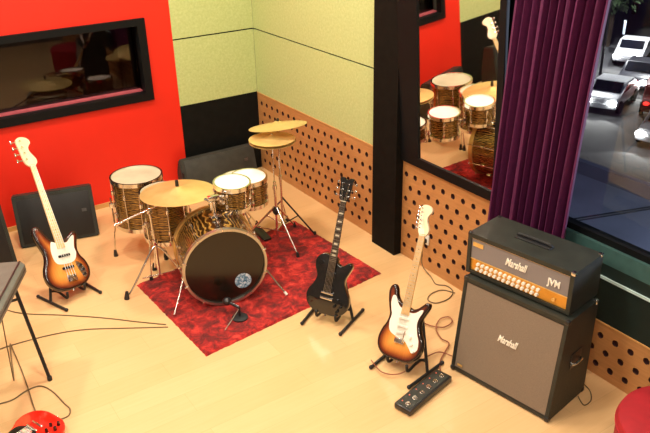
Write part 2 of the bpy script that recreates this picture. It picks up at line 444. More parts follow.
# ------------------------------------------------------------------ rug
def rug():
    c = [V((-2.25, -1.77)), V((-2.19, -3.06)), V((-.376, -2.86)), V((-.45, -1.50))]
    bm = bmesh.new(); nu, nv = 90, 70; rows = []
    ctr = V((-1.3, -2.3))
    for j in range(nv+1):
        row = []
        for i in range(nu+1):
            u, v = i/nu, j/nv
            p = (c[1]*(1-u)+c[2]*u)*(1-v)+(c[0]*(1-u)+c[3]*u)*v
            e = min(u, 1-u, v, 1-v)
            z = .016+random.random()*.006 if e > 0 else .001
            jit = V((random.uniform(-.004, .004), random.uniform(-.004, .004)))
            row.append(bm.verts.new((p.x-ctr.x+jit.x, p.y-ctr.y+jit.y, z)))
        rows.append(row)
    for j in range(nv):
        for i in range(nu): bm.faces.new((rows[j][i], rows[j][i+1], rows[j+1][i+1], rows[j+1][i]))
    m = MB(); m.bm.free(); m.bm = bm
    o = m.build('rug', M['rug'], None, loc=(ctr.x, ctr.y, 0))
    tag(o, 'mottled deep red shag rug lying under the drum kit', 'rug')
rug()
RZ = .019      # top of the pile

# ------------------------------------------------------------------ drums
def ring(r, z, w=.012, h=.035):
    return [(r-.004, z-h/2), (r+w, z-h/2), (r+w, z+h/2), (r-.004, z+h/2)]
def drum(parent, r, h, mtx, lugs=6, top='head_skin', bottom='head_skin', hoop='chrome', skin_top=True):
    """cylinder along local z from 0 to h; parts: shell, heads, hoops, lugs"""
    MB().lathe([(r, 0), (r, h), (r-.008, h), (r-.008, 0)], close=True).xf(mtx).build('shell', M['shell'], parent)
    MB().lathe([(0, h-.001), (r-.01, h-.001), (r+.002, h+.004), (r+.002, h+.009), (r-.012, h+.008), (0, h+.006)], seg=40).xf(mtx).build('drum_head', M[top], parent)
    MB().lathe([(0, 0), (r+.002, -.002), (r+.002, -.008), (0, -.006)], seg=40).xf(mtx).build('drum_head', M[bottom], parent)
    for z in (h+.004, -.004):
        MB().lathe(ring(r+.002, z, .012, .036), close=True).xf(mtx).build('hoop', M[hoop], parent)
    for k in range(lugs):
        a = 2*PI*(k+.5)/lugs; c, s = math.cos(a), math.sin(a)
        m = MB(); m.cyl(((r+.012)*c, (r+.012)*s, -.01), ((r+.012)*c, (r+.012)*s, h+.02), .0035, seg=6)
        for zz in (.25*h, .75*h): m.box(((r+.010)*c, (r+.010)*s, zz), (.022, .022, .045), Matrix.Rotation(a, 3, 'Z'), .004)
        m.xf(mtx).build('lug', M['chrome'], parent)

def floor_tom(name, label, x, y, r, h, z0, rot, legs_r=.04, base=0):
    t = thing(name, label, 'drum', (x, y, base), 0, None)
    drum(t, r, h, Matrix.Translation((0, 0, z0)) @ Matrix.Rotation(rot, 4, 'Z'), 8, 'head_coated')
    for a in rot+PI*1.5, rot+PI*1.5+2*PI/3, rot+PI*1.5-2*PI/3:
        c, s = math.cos(a), math.sin(a); R = r+.03
        L = MB().tube([(R*c, R*s, z0+h*.62), (R*c, R*s, z0-.02), (R*c*1.06, R*s*1.06, z0-.1), ((R+.035)*c, (R+.035)*s, .05)], .007)
        lg = L.build('leg', M['chrome'], t)
        MB().cyl(((R+.035)*c, (R+.035)*s, 0), ((R+.035)*c, (R+.035)*s, .065), .022, .012, 10).build('rubber_foot', M['rubber'], lg)
        MB().box((R*c-.005*c, R*s-.005*s, z0+h*.45), (.05, .035, .05), Matrix.Rotation(a, 3, 'Z'), .005).build('leg_bracket', M['chrome'], t)
    return t
floor_tom('floor_tom', 'larger gold-brown floor tom with tan head nearest the red wall', -1.935, -1.2, .225, .44, .325, .3)
floor_tom('floor_tom', 'smaller gold-brown floor tom under the large ride cymbal', -1.875, -1.69, .195, .40, .37, .9, base=0)

# bass drum with rack toms
bt = thing('bass_drum', 'large bass drum with dark front head and gold-brown shell on the red rug', 'drum', (-1.73, -2.52, 0))
ax = V((.237, .97, 0)).normalized(); RB = .337
Q = Matrix.Identity(4)
zx = V((0, 0, 1)).cross(ax).normalized()
for i in range(3): Q[i][0] = zx[i]; Q[i][1] = ax.cross(zx)[i]; Q[i][2] = ax[i]
CZ = .352+.018
Q = Matrix.Translation((0, 0, CZ)) @ Q       # local z runs backwards along the drum
DB = .44
MB().lathe([(RB-.004, 0), (RB-.004, DB), (RB-.014, DB), (RB-.014, 0)], close=True, seg=56).xf(Q).build('shell', M['shell'], bt)
MB().lathe([(0, -.002), (RB-.004, -.002), (RB-.004, -.008), (0, -.006)], seg=56).xf(Q).build('front_head', M['bass_head'], bt)['label'] = 'dark brown-black front head'
MB().lathe([(0, DB+.002), (RB-.004, DB+.002), (RB-.004, DB+.008), (0, DB+.006)], seg=56).xf(Q).build('rear_head', M['head_skin'], bt)
for z in (-.01, DB+.01):
    MB().lathe([(RB-.008, z-.02), (RB+.012, z-.02), (RB+.012, z+.02), (RB-.008, z+.02)], close=True, seg=56).xf(Q).build('hoop', M['gold_trim'] if z > 0 else M['satin'], bt)
MB().lathe([(0, -.0085), (.062, -.0085), (.062, -.0095), (0, -.0095)], seg=28).xf(Q @ Matrix.Translation((-.14, -.105, 0)) if False else Q @ Matrix.Translation((.0, .0, 0))).bm.free()
BLUE_DISC = MB().lathe([(0, -.0085), (.070, -.0085), (.070, -.0095), (0, -.0095)], seg=28)  # mottled blue and white disc on the front head
bx_ = fl(243, 280, 0)  # direction of the round blue patch on the head
def on_head(px, py):
    d = ray(px, py); n = ax; p0 = V((-1.73, -2.52, CZ)); t = (p0-CAM).dot(n)/d.dot(n)
    return Q.inverted() @ (CAM+d*t-V((-1.73, -2.52, 0)))
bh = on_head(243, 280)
BLUE_DISC.xf(Q @ Matrix.Translation((bh.x, bh.y, 0))).build('round_patch', M['blue'], bt)['label'] = 'round blue and white patch on the front head'
for k in range(10):
    a = 2*PI*(k+.5)/10; c, s = math.cos(a), math.sin(a); R = RB+.004
    m = MB()
    for z in (.13, .31): m.box((R*c, R*s, z), (.026, .024, .05), Matrix.Rotation(a, 3, 'Z'), .004)
    m.cyl(((R+.008)*c, (R+.008)*s, -.02), ((R+.008)*c, (R+.008)*s, DB+.02), .004, seg=6)
    for z in (-.03, DB+.03): m.box(((R+.006)*c, (R+.006)*s, z), (.03, .012, .014), Matrix.Rotation(a, 3, 'Z'), .003)
    m.xf(Q).build('lug', M['chrome'], bt)
B0 = V((-1.73, -2.52, 0))
for px, py, sx in ((174.5, 316, -1), (287, 296, 1)):
    foot = fl(px, py, RZ)-B0
    top = V((0, 0, CZ))+ax*.12+V((ax.y, -ax.x, 0))*sx*(RB+.012)*.94+V((0, 0, -.10))
    f3 = V((foot.x, foot.y, RZ+.012))
    L = MB().cyl(top, f3, .008, seg=8).sph(top, .02).build('spur', M['chrome'], bt)
    MB().cyl(f3, f3+(top-f3).normalized()*.035, .013, .010, 8).build('rubber_tip', M['white' if sx > 0 else 'chrome'], L)
# tom mount
post = V((0, 0, CZ+RB))+ax*.25
mt_ = MB().box(post+V((0, 0, .012)), (.09, .07, .03), bevel=.006); mt_.cyl(post, post+V((0, 0, .17)), .014, seg=12)
mt_.box(post+V((0, 0, .17)), (.1, .05, .05), bevel=.01)
mt_.cyl(post+V((-.03, -.02, .08)), post+V((-.03, -.02, .15)), .012, seg=8).cyl(post+V((.05, 0, .17)), post+V((.09, -.02, .17)), .010, seg=8).cyl(post+V((-.05, 0, .17)), post+V((-.08, -.02, .19)), .010, seg=8)
mt_.build('tom_mount', M['chrome'], bt)
def rack_tom(cx, cy, cz, r, h, tilt, az, label):
    c = V((cx, cy, cz))-B0
    mtx = Matrix.Translation(c) @ Matrix.Rotation(az, 4, 'Z') @ Matrix.Rotation(tilt, 4, 'X') @ Matrix.Translation((0, 0, -h))
    e = bpy.data.objects.new('rack_tom', None); COL.objects.link(e); e.parent = bt; e['label'] = label
    drum(e, r, h, mtx, 6, 'head_skin')
    mid = mtx @ V((0, 0, h*.5)); d = (post+V((0, 0, .17))-mid); d.z = 0; d.normalize()
    a = mid+d*(r+.01)
    MB().tube([post+V((0, 0, .17)), (post+V((0, 0, .20))+a)/2, a], .010).box(a, (.05, .05, .06), bevel=.006).build('tom_arm', M['chrome'], e)
rack_tom(-1.44, -2.165, .905, .146, .19, math.radians(4), .3, 'rack tom nearer the ride cymbal, white head')
rack_tom(-1.165, -1.93, .805, .156, .22, math.radians(3), -.3, 'rack tom nearer the hi-hat, white head')

# snare on its stand
t = thing('snare_stand', 'chrome tripod stand carrying the snare drum behind the toms', 'stand', (-1.03, -1.50, 0))
def tripod(parent, z_hub, R, r=.008, az=0, foot='rubber', m='chrome', spread_z=.30, cx=0, cy=0, zf=0):
    for k in range(3):
        a = az+2*PI*k/3; c, s = math.cos(a), math.sin(a)
        f = V((cx+R*c, cy+R*s, zf+.02)); 
        L = MB().cyl((cx+.015*c, cy+.015*s, z_hub), f, r, seg=8).cyl((cx+.012*c, cy+.012*s, z_hub-spread_z), V((cx, cy, z_hub)).lerp(f, .55), r*.7, seg=6).build('leg', M[m], parent)
        MB().cyl((f.x, f.y, zf), (f.x-.006*c, f.y-.006*s, zf+.05), .018, .011, 10).build('rubber_foot', M[foot], L)
MB().cyl((0, 0, .05), (0, 0, .42), .011).build('pole', M['chrome'], t)
tripod(t, .30, .26, az=.6, spread_z=.2)
for k in range(3):
    a = 2*PI*k/3+.2
    MB().tube([(0, 0, .41), (.15*math.cos(a), .15*math.sin(a), .432), (.212*math.cos(a), .212*math.sin(a), .44), (.216*math.cos(a), .216*math.sin(a), .47)], .006).build('basket_arm', M['chrome'], t)
t = thing('snare_drum', 'snare drum with white head behind the rack toms', 'drum', (-1.03, -1.50, .45))
drum(t, .185, .14, Matrix.Translation((0, 0, .022)), 8)

def cymbal_mesh(R, bell=.055, rise=.03, thick=.002):
    pr = [(0, rise+.022), (bell*.5, rise+.018), (bell, rise), (R*.55, rise*.62), (R, 0), (R, -thick), (R*.55, rise*.62-thick), (bell, rise-thick), (bell*.5, rise+.018-thick), (0, rise+.02)]
    return MB().lathe(pr, seg=56)
def place_cym(mb, parent, c, away, left, name='cymbal'):
    n = V((.547, .837, 0))*away-V((.832, -.555, 0))*left+V((0, 0, 1))
    mt = Matrix.Translation(V(c)) @ n.to_track_quat('Z', 'Y').to_matrix().to_4x4()
    o = mb.build(name, M['cymbal'], parent); o.matrix_local = mt; return o
# ride on boom stand
S0 = fl(161, 284, 0); S0 = V((S0.x, S0.y, 0))
t = thing('ride_cymbal_stand', 'chrome boom stand holding the large ride cymbal over the floor tom', 'cymbal', S0)
piv = V((-2.082, -1.875, .72))-S0
f1 = fl(127, 299, 0)-S0
MB().cyl((0, 0, .06), (0, 0, .42), .012).cyl((0, 0, .40), piv, .009).box((0, 0, .42), (.04, .035, .05), bevel=.006).build('pole', M['chrome'], t)
for f in (f1, V((.22, -.16, 0)), V((.05, .27, 0))):
    d = f.normalized(); f = V((f.x, f.y, .02))
    zf = RZ if (S0+f).x > -2.2 and (S0+f).y < -1.78 else 0
    f.z += zf
    L = MB().tube([(0, 0, .38), V((0, 0, .34))+d*.06, f*.8+V((0, 0, .06)), f], .008).cyl((0, 0, .1), f*.5+V((0, 0, .12)), .006, seg=6).build('leg', M['chrome'], t)
    MB().cyl((f.x, f.y, zf), (f.x-.01*d.x, f.y-.01*d.y, zf+.07), .024, .013, 10).build('rubber_foot', M['rubber'], L)
cw = V((-2.361, -1.80, .642))-S0; cy = V((-1.838, -1.945, .862))-S0
MB().cyl(cw, cy+V((0, 0, -.04)), .009).cyl(cw, cw+(piv-cw).normalized()*.06, .013).box(piv, (.045, .04, .045), bevel=.008).build('boom_arm', M['chrome'], t)
place_cym(cymbal_mesh(.315, .06, .035), t, cy-V((0, 0, .01)), 0.05, 0.0, 'cymbal')
MB().cyl(cy+V((0, 0, -.045)), cy+V((0, 0, .10)), .006).cyl(cy+V((0, 0, .052)), cy+V((0, 0, .10)), .016, .014).build('felt_and_nut', M['black_metal'], t)
# crash
C0 = V((-.708, -1.70, 0))
t = thing('crash_cymbal_stand', 'tilted crash cymbal on straight stand, the higher one by the perforated wall', 'cymbal', C0)
MB().cyl((0, 0, .05), (0, 0, .62), .012).cyl((0, 0, .6), (0, 0, 1.13), .009).cyl((0, 0, .6), (0, 0, .64), .018).build('pole', M['chrome'], t)
f1 = fl(315, 236, 0)-C0
for f, z, m in ((f1, .42, 'black_metal'), (V((.20, .26, 0)), .38, 'chrome'), (V((-.22, .24, 0)), .38, 'chrome')):
    f = V((f.x, f.y, .02)); d = f.normalized()
    L = MB().cyl((0, 0, z), f, .009, seg=8).cyl((0, 0, .12), f*.5+V((0, 0, z*.5)), .006, seg=6).build('leg', M[m], t)
    MB().cyl((f.x, f.y, 0), (f.x, f.y, .05), .018, .011, 10).build('rubber_foot', M['rubber'], L)
place_cym(cymbal_mesh(.272, .05, .028), t, (0.0, -.0, 1.135), .17, .10)
MB().cyl((0, 0, 1.12), (0, 0, 1.21), .006).cyl((0, 0, 1.172), (0, 0, 1.205), .013).build('felt_and_nut', M['black_metal'], t)
# hi-hat
H0 = V((-.848, -1.83, 0))
t = thing('hi_hat', 'hi-hat with paired cymbals, the lower ones by the perforated wall', 'cymbal', H0)
MB().cyl((0, 0, .06), (0, 0, .66), .013).cyl((0, 0, .58), (0, 0, 1.11), .005).cyl((0, 0, .58), (0, 0, .62), .02).build('pole', M['chrome'], t)
f1 = fl(308, 264, RZ)-H0
tripod(t, .40, .36, az=math.atan2(f1.y, f1.x), spread_z=.25, zf=RZ-.003)
place_cym(cymbal_mesh(.212, .05, .024), t, (0, 0, 1.078), .02, 0, 'top_cymbal')
place_cym(cymbal_mesh(.212, .05, .024).xf(Matrix.Diagonal((1, 1, -1, 1))), t, (0, 0, 1.055), 0, 0, 'bottom_cymbal')
MB().cyl((0, 0, 1.108), (0, 0, 1.13), .013).build('clutch', M['chrome'], t)
MB().box((-.06, .20, .05), (.085, .24, .012), Matrix.Rotation(math.radians(9), 3, 'X'), .004).box((-.06, .2, .030), (.07, .24, .02)).build('pedal', M['black_metal'], t)
MB().sph((0, 0, .36), .035, (1, 1, 1.3)).build('leg_collar', M['rubber'], t)
# kick microphone
k0 = fl(240, 318, RZ)
t = thing('kick_microphone', 'short black microphone stand in front of the bass drum', 'microphone', (k0.x, k0.y, RZ))
MB().lathe([(0, 0), (.065, 0), (.065, .012), (.02, .022), (0, .022)], seg=28).build('round_base', M['rubber'], t)
MB().cyl((0, 0, .02), (0, 0, .10), .010).build('pole', M['black_metal'], t)
d = V((-.05, .09, 0))
MB().cyl((0, 0, .1), d*1.0+V((0, 0, .125)), .012).sph(d*1.1+V((0, 0, .128)), .038, (1, 1, .9)).build('microphone_head', M['black_metal'], t)
fm = fl(225, 331, RZ)-V((k0.x, k0.y, RZ)); fm.z = .006
MB().cyl((0, 0, .09), fm, .005, seg=8).build('brace_leg', M['chrome'], t)

# ------------------------------------------------------------------ guitars
STRAT = [(0, 0), (.08, .005), (.135, .04), (.16, .10), (.155, .155), (.13, .20), (.115, .245), (.118, .285), (.135, .325), (.152, .365), (.148, .39), (.125, .393), (.10, .37), (.07, .345), (.04, .335), (.0, .345), (-.04, .352), (-.068, .37), (-.088, .40), (-.10, .435), (-.118, .458), (-.142, .45), (-.155, .42), (-.15, .37), (-.135, .32), (-.118, .27), (-.125, .22), (-.15, .17), (-.165, .11), (-.152, .05), (-.10, .01)]
SPG = [(-.035, .325), (-.055, .335), (-.075, .36), (-.095, .39), (-.115, .385), (-.118, .345), (-.105, .30), (-.095, .27), (-.10, .22), (-.085, .17), (-.03, .145), (.03, .135), (.07, .10), (.10, .075), (.132, .10), (.13, .15), (.11, .195), (.095, .25), (.10, .29), (.115, .325), (.118, .345), (.10, .34), (.075, .32), (.045, .31), (.0, .315)]
LP = [(0, 0), (.08, .006), (.14, .042), (.166, .105), (.155, .165), (.125, .21), (.108, .25), (.11, .29), (.128, .335), (.142, .375), (.135, .402), (.11, .405), (.085, .385), (.06, .372), (.036, .385), (.024, .42), (-.03, .432), (-.07, .437), (-.11, .42), (-.134, .38), (-.132, .33), (-.114, .285), (-.11, .25), (-.13, .20), (-.158, .155), (-.166, .10), (-.14, .042), (-.08, .006)]
JB = [(.01, 0), (.09, .01), (.15, .055), (.17, .12), (.157, .18), (.132, .225), (.126, .27), (.14, .32), (.158, .365), (.155, .40), (.128, .407), (.095, .385), (.06, .365), (.03, .36), (-.035, .37), (-.06, .388), (-.08, .42), (-.10, .46), (-.122, .49), (-.15, .485), (-.166, .45), (-.162, .39), (-.145, .33), (-.135, .28), (-.147, .23), (-.172, .18), (-.185, .12), (-.17, .06), (-.12, .015), (-.05, -.002)]
JPG = [(-.032, .35), (-.045, .355), (-.06, .36), (-.075, .33), (-.085, .28), (-.08, .22), (-.05, .19), (.03, .185), (.075, .20), (.10, .245), (.10, .29), (.118, .345), (.125, .375), (.10, .37), (.075, .35), (.05, .335), (.0, .345)]
FEND = [(-.021, 0), (-.032, .015), (-.041, .04), (-.046, .10), (-.051, .15), (-.045, .175), (-.02, .187), (.01, .182), (.03, .167), (.033, .147), (.021, .132), (.011, .115), (.013, .09), (.028, .062), (.037, .042), (.035, .02), (.021, 0)]
GIBS = [(-.021, 0), (-.036, .022), (-.042, .07), (-.045, .13), (-.052, .158), (-.028, .166), (0, .153), (.028, .166), (.052, .158), (.045, .13), (.042, .07), (.036, .022), (.021, 0)]
def poly_dist(P, pts):
    A = np.array(P); B = np.roll(A, -1, 0); d = B-A; L = (d**2).sum(1)
    out = np.empty(len(pts))
    for i, p in enumerate(pts):
        t = np.clip(((p-A)*d).sum(1)/L, 0, 1); q = A+d*t[:, None]; out[i] = np.sqrt(((q-p)**2).sum(1).min())
    return out
def inside(P, p):
    r = False; n = len(P)
    for i in range(n):
        a, b = P[i], P[(i+1) % n]
        if (a[1] > p[1]) != (b[1] > p[1]) and p[0] < (b[0]-a[0])*(p[1]-a[1])/(b[1]-a[1])+a[0]: r = not r
    return r
def body_mesh(outline, T, rr, colfn, material, parent, name='body', carve=0):
    P = [(p.x, p.y) for p in catmull([V(q) for q in outline], 6, True)]
    n = len(P); pts = list(P); edges = [(i, (i+1) % n) for i in range(n)]
    # inset rings
    A = np.array(P); tg = np.roll(A, -1, 0)-np.roll(A, 1, 0); nm = np.stack([-tg[:, 1], tg[:, 0]], 1); nm /= np.linalg.norm(nm, axis=1)[:, None]
    c = A.mean(0)
    area = .5*np.sum(A[:, 0]*np.roll(A[:, 1], -1)-np.roll(A[:, 0], -1)*A[:, 1])
    if area < 0: nm = -nm
    for d in (rr*.12, rr*.35, rr*.7, rr):
        for i in range(0, n):
            q = A[i]+nm[i]*d
            if inside(P, q) and poly_dist(P, [q])[0] > d*.8: pts.append(tuple(q))
    x0, y0 = A.min(0); x1, y1 = A.max(0); g = .012
    for i in range(int((x1-x0)/g)+1):
        for j in range(int((y1-y0)/g)+1):
            q = np.array([x0+i*g, y0+j*g])
            if inside(P, q) and poly_dist(P, [q])[0] > rr+.004: pts.append(tuple(q))
    vo, eo, fo, *_ = delaunay_2d_cdt([V(p) for p in pts], edges, [], 0, 1e-7)
    bm = bmesh.new(); D = poly_dist(P, [np.array((v.x, v.y)) for v in vo])
    def zt(d): return T-(rr-math.sqrt(max(0, rr*rr-(rr-min(d, rr))**2)))+carve*(1-math.exp(-(d/.06)**2))
    top = [bm.verts.new((v.x, v.y, zt(d))) for v, d in zip(vo, D)]
    bot = [bm.verts.new((v.x, v.y, T-(T-(rr-math.sqrt(max(0, rr*rr-(rr-min(d, rr))**2)))))) for v, d in zip(vo, D)]
    for f in fo:
        cx = sum(vo[i].x for i in f)/len(f); cy_ = sum(vo[i].y for i in f)/len(f)
        if not inside(P, (cx, cy_)): continue
        bm.faces.new([top[i] for i in f]); bm.faces.new([bot[i] for i in f][::-1])
    for e in [e for e in bm.edges if len(e.link_faces) == 1 and e.verts[0] in set(top)]:
        a, b = e.verts; ia, ib = top.index(a), top.index(b)
        bm.faces.new((a, b, bot[ib], bot[ia]))
    m = MB(); m.bm.free(); m.bm = bm
    o = m.build(name, material, parent)
    if colfn:
        at = o.data.color_attributes.new('Col', 'FLOAT_COLOR', 'POINT')
        Dv = list(D)+list(D)
        for i in range(len(o.data.vertices)): at.data[i].color = (*colfn(Dv[i]), 1)
    return o
def burst(d):
    st = [(0, (.010, .004, .002)), (.012, (.02, .006, .003)), (.030, (.22, .035, .008)), (.055, (.62, .20, .03)), (.10, (.85, .38, .07))]
    for (a, ca), (b, cb) in zip(st, st[1:]):
        if d <= b:
            t = (d-a)/(b-a); return tuple(ca[k]*(1-t)+cb[k]*t for k in range(3))
    return st[-1][1]
def outline_pts(o, n=5): return [(p.x, p.y) for p in catmull([V(q) for q in o], n, True)]
def guitar(kind, name, label, B, T, yaw=0, tilt_roll=0, cat='guitar', group=None, normal=None):
    B, T = V(B), V(T); spec = dict(strat=(STRAT, SPG, .79, .195, 6), lp=(LP, None, .83, .168, 6), bass=(JB, JPG, .93, .225, 4), red=(LP, None, .83, .168, 6))[kind]
    outl, pg, nut, hl, ns = spec; Lm = nut+hl*(1.0 if kind != 'bass' else 1.0)
    up = (T-B); S = up.length/Lm; up.normalize()
    n = normal or (CAM-B); n = V((n.x, n.y, n.z)); n = Matrix.Rotation(yaw, 3, 'Z') @ n
    n = (n-up*n.dot(up)).normalized(); rt = up.cross(n)
    mt = Matrix.Identity(4)
    for i in range(3): mt[i][0] = rt[i]*S; mt[i][1] = up[i]*S; mt[i][2] = n[i]*S
    mt.translation = B
    t = thing(name, label, cat, mtx=mt, group=group)
    th = .042
    if kind in ('strat', 'bass'): body_mesh(outl, th, .012, burst, M['burst'], t)
    else: body_mesh(outl, th, .006, None, M['gloss_black' if kind == 'lp' else 'gloss_red'], t, carve=.012)
    zt = th+(.012 if kind in ('lp', 'red') else 0)
    if pg:
        p_ = MB().prism(outline_pts(pg), th-.001, th+.002).build('pickguard', M['pickguard'], t, smooth=False)
    ny0 = {'strat': .29, 'bass': .30, 'lp': .325, 'red': .325}[kind]
    w0, w1 = (.056, .042) if kind != 'bass' else (.062, .040)
    neckm = M['maple'] if kind in ('strat', 'bass') else M['gloss_black']
    # neck: D section
    mb = MB(); N = 10; rows = []
    bm = mb.bm
    for y, w in ((ny0+.04, w0), (nut, w1), (nut+.012, w1)):
        row = [bm.verts.new((w/2*math.cos(PI*k/N), y, zt+.004-.020*math.sin(PI*k/N))) for k in range(N+1)]
        rows.append(row)
    for a, b in zip(rows, rows[1:]):
        for k in range(N): bm.faces.new((a[k], a[k+1], b[k+1], b[k]))
        bm.faces.new((a[N], a[0], b[0], b[N]))
    bm.faces.new(rows[0]); bm.faces.new(rows[-1])
    mb.build('neck', neckm, t)
    fb = MB().prism([(-w0/2, ny0), (w0/2, ny0), (w1/2, nut), (-w1/2, nut)], zt+.003, zt+.009).build('fretboard', M['maple' if kind in ('strat', 'bass') else 'rosewood'], t, smooth=False)
    fm = MB(); sc = {'strat': .648, 'bass': .864, 'lp': .628, 'red': .628}[kind]
    for k in range(1, 21):
        y = nut-sc*(1-2**(-k/12))
        if y > ny0+.005:
            w = w0+(w1-w0)*(y-ny0)/(nut-ny0); fm.box((0, y, zt+.0095), (w, .0022, .0015))
    fm.build('frets', M['satin'], fb, smooth=False)
    im = MB()
    for k in (3, 5, 7, 9, 12, 15, 17):
        y = nut-sc*(1-2**(-(k-.5)/12))
        if kind in ('lp', 'red'): im.box((0, y, zt+.0092), (.03, .012, .0008))
        else: im.cyl((0, y, zt+.0088), (0, y, zt+.0096), .0035, seg=8)
    im.build('inlay', M['cream' if kind in ('lp', 'red') else 'rosewood'], fb, smooth=False)
    hs = FEND if kind in ('strat', 'bass') else GIBS
    ks = 1.0 if kind in ('lp', 'red') else hl/.187
    kx = 1.25 if kind == 'bass' else 1.0
    hp = [(x*(kx if abs(y) > .001 else w1/.042), nut+y*ks) for x, y in hs]
    hp2 = [(p.x, p.y) for p in catmull([V(q) for q in hp], 4, False)]
    MB().prism(hp2, zt-.012, zt+.003).build('headstock', M['maple_pale' if kind in ('strat', 'bass') else 'gloss_black'], t, smooth=False)
    MB().box((0, nut+.002, zt+.008), (w1, .004, .008)).build('nut', M['cream'], t)
    # tuners
    pos = []
    for k in range(ns):
        if kind in ('strat', 'bass'):
            y = nut+(.045+(.118/(ns-1))*k)*ks; pos.append((-.026*kx-(k/(ns-1))*.006, y, -1))
        else:
            sd = -1 if k < 3 else 1; kk = k if k < 3 else 5-k; pos.append((sd*.026, nut+.035+.045*kk, sd))
    rb = .008 if kind == 'bass' else .005
    for (x, y, sd) in pos:
        m = MB().cyl((x, y, zt), (x, y, zt+.016), rb, seg=10)
        m.cyl((x, y, zt-.018), (x+sd*.035*kx, y, zt-.018), .004, seg=6).box((x+sd*(.043*kx), y, zt-.018), (.012, .020*(1.3 if kind == 'bass' else 1), .010), bevel=.003)
        m.box((x, y, zt-.018), (.018, .018, .012), bevel=.002)
        m.build('tuning_peg', M['chrome'], t)
    by = {'strat': .135, 'bass': .085, 'lp': .17, 'red': .17}[kind]
    sw = .052 if kind != 'bass' else .060
    for k in range(ns):
        f = (k/(ns-1)-.5); x0 = f*sw; x1 = f*(w1-.008)
        px, py, _ = pos[k if kind not in ('lp', 'red') else k]
        m = MB().cyl((x0, by, zt+.016), (x1, nut, zt+.013), .0009 if kind != 'bass' else .0014, seg=5).cyl((x1, nut, zt+.013), (px, py, zt+.010), .0008, seg=5)
        m.build('string', M['steel_string'], t)
    if kind == 'strat':
        for y, a in ((.155+.02, .2), (.215, 0), (.265, 0)):
            MB().box((0, y, th+.005), (.075, .017, .012), Matrix.Rotation(a, 3, 'Z'), .005).build('pickup', M['white'], t)
        for x, y in ((.075, .165), (.095, .125), (.115, .085)):
            MB().cyl((x*.92, y, th), (x*.92, y, th+.014), .012, .010, 14).build('knob', M['white'], t)
        b = MB().box((0, .125, th+.006), (.07, .035, .012), bevel=.003); b.tube([(.028, .12, th+.01), (.04, .13, th+.035), (.05, .20, th+.045)], .003)
        b.build('bridge', M['chrome'], t)
    elif kind == 'bass':
        for y, a in ((.155, 0), (.245, 0)):
            MB().box((0, y, th+.006), (.092, .02, .014), bevel=.004).build('pickup', M['gloss_black'], t)
        MB().box((0, .075, th+.008), (.075, .05, .016), bevel=.003).build('bridge', M['chrome'], t)
        MB().prism(outline_pts([(.07, .185), (.10, .17), (.13, .12), (.125, .07), (.10, .06), (.085, .10), (.07, .15)], 4), th, th+.003).build('control_plate', M['chrome'], t, smooth=False)
        for x, y in ((.098, .15), (.107, .115), (.107, .08)):
            MB().cyl((x, y, th), (x, y, th+.016), .011, .010, 14).build('knob', M['black_metal'], t)
    else:
        for y in (.20, .30):
            MB().box((0, y, zt+.004), (.07, .036, .012), bevel=.003).build('pickup', M['black_metal' if kind == 'lp' else 'chrome'], t)
        MB().box((0, .165, zt+.007), (.092, .014, .014), bevel=.003).build('bridge', M['chrome'], t)
        MB().box((0, .125, zt+.006), (.095, .016, .014), bevel=.004).build('tailpiece', M['chrome'], t)
        for x, y in ((.09, .13), (.115, .09), (.07, .085), (.095, .05)):
            if kind == 'red': x = -x
            MB().cyl((x, y, zt-.008), (x, y, zt+.016), .011, .009, 14).build('knob', M['gloss_black'], t)
        MB().cyl((-.085, .375, zt-.005), (-.085, .375, zt+.003), .016, seg=16).cyl((-.085, .375, zt), (-.08, .38, zt+.02), .003, seg=6).build('selector_switch', M['gloss_black'], t)
        if kind == 'red':
            MB().prism(outline_pts([(-.08, .19), (.0, .16), (.08, .19), (.085, .26), (.055, .31), (0, .32), (-.05, .31), (-.09, .26)], 4), zt-.002, zt+.0035).build('pickguard', M['gloss_black'], t, smooth=False)
    MB().cyl((0, .004, th/2), (0, -.012, th/2), .006, .008, 10).build('strap_button', M['chrome'], t)
    return t, mt
def gstand(label, gm, w, c0, fw, zt_, width=.17, L=.38, xs=None, S=1.08):
    """A-frame stand: two floor bars, a leg from each to a hinge behind the body, cradle arms under the body"""
    fw = V((fw[0], fw[1], 0)).normalized(); sd = V((fw.y, -fw.x, 0))     # fw: towards the guitar's front
    c0 = V((c0[0], c0[1], 0))
    t = thing('guitar_stand', label, 'guitar stand', c0, 0, 'A-frame guitar stands')
    hinge = -fw*.15+V((0, 0, .40))
    for s in (-1, 1):
        b0 = sd*s*width+fw*(L*.42); b1 = sd*s*(width+.02)-fw*(L*.58)
        m = MB().cyl(b0+V((0, 0, .014)), b1+V((0, 0, .014)), .013, seg=10)
        mid = b0.lerp(b1, .55)
        m.cyl(mid+V((0, 0, .014)), hinge+sd*s*.045, .012, seg=10)
        lg = m.build('side_leg', M['black_metal'], t)
        for b in (b0, b1): MB().sph(b+V((0, 0, .016)), .0158, (1, 1, 1)).build('rubber_cap', M['rubber'], lg)
        # cradle
        cb = sd*s*.085-fw*.075+V((0, 0, .095)); cf = sd*s*.085+fw*.055+V((0, 0, .080))
        MB().tube([mid.lerp(hinge+sd*s*.045, .22)+V((0, 0, .01)), cb-V((0, 0, .03)), cf-V((0, 0, .03)), cf+fw*.02+V((0, 0, .03))], .011).build('cradle_arm', M['rubber'], t)
    MB().cyl(hinge-sd*.06, hinge+sd*.06, .016).build('hinge', M['black_metal'], t)
    return t
def fwd(B): d = CAM-V(B); d.z = 0; return d.normalized()

# black single-cut
B = V((-1.19, -3.195, .075)); T = V((-.86, -3.07, 1.13))
guitar('lp', 'electric_guitar', 'glossy black single-cutaway electric guitar on a stand at the rug edge', B, T, yaw=math.radians(-24))
gstand('black A-frame stand under the black electric guitar', None, 0, (B.x+.03, B.y+.0), (-.87, -.49), 0)
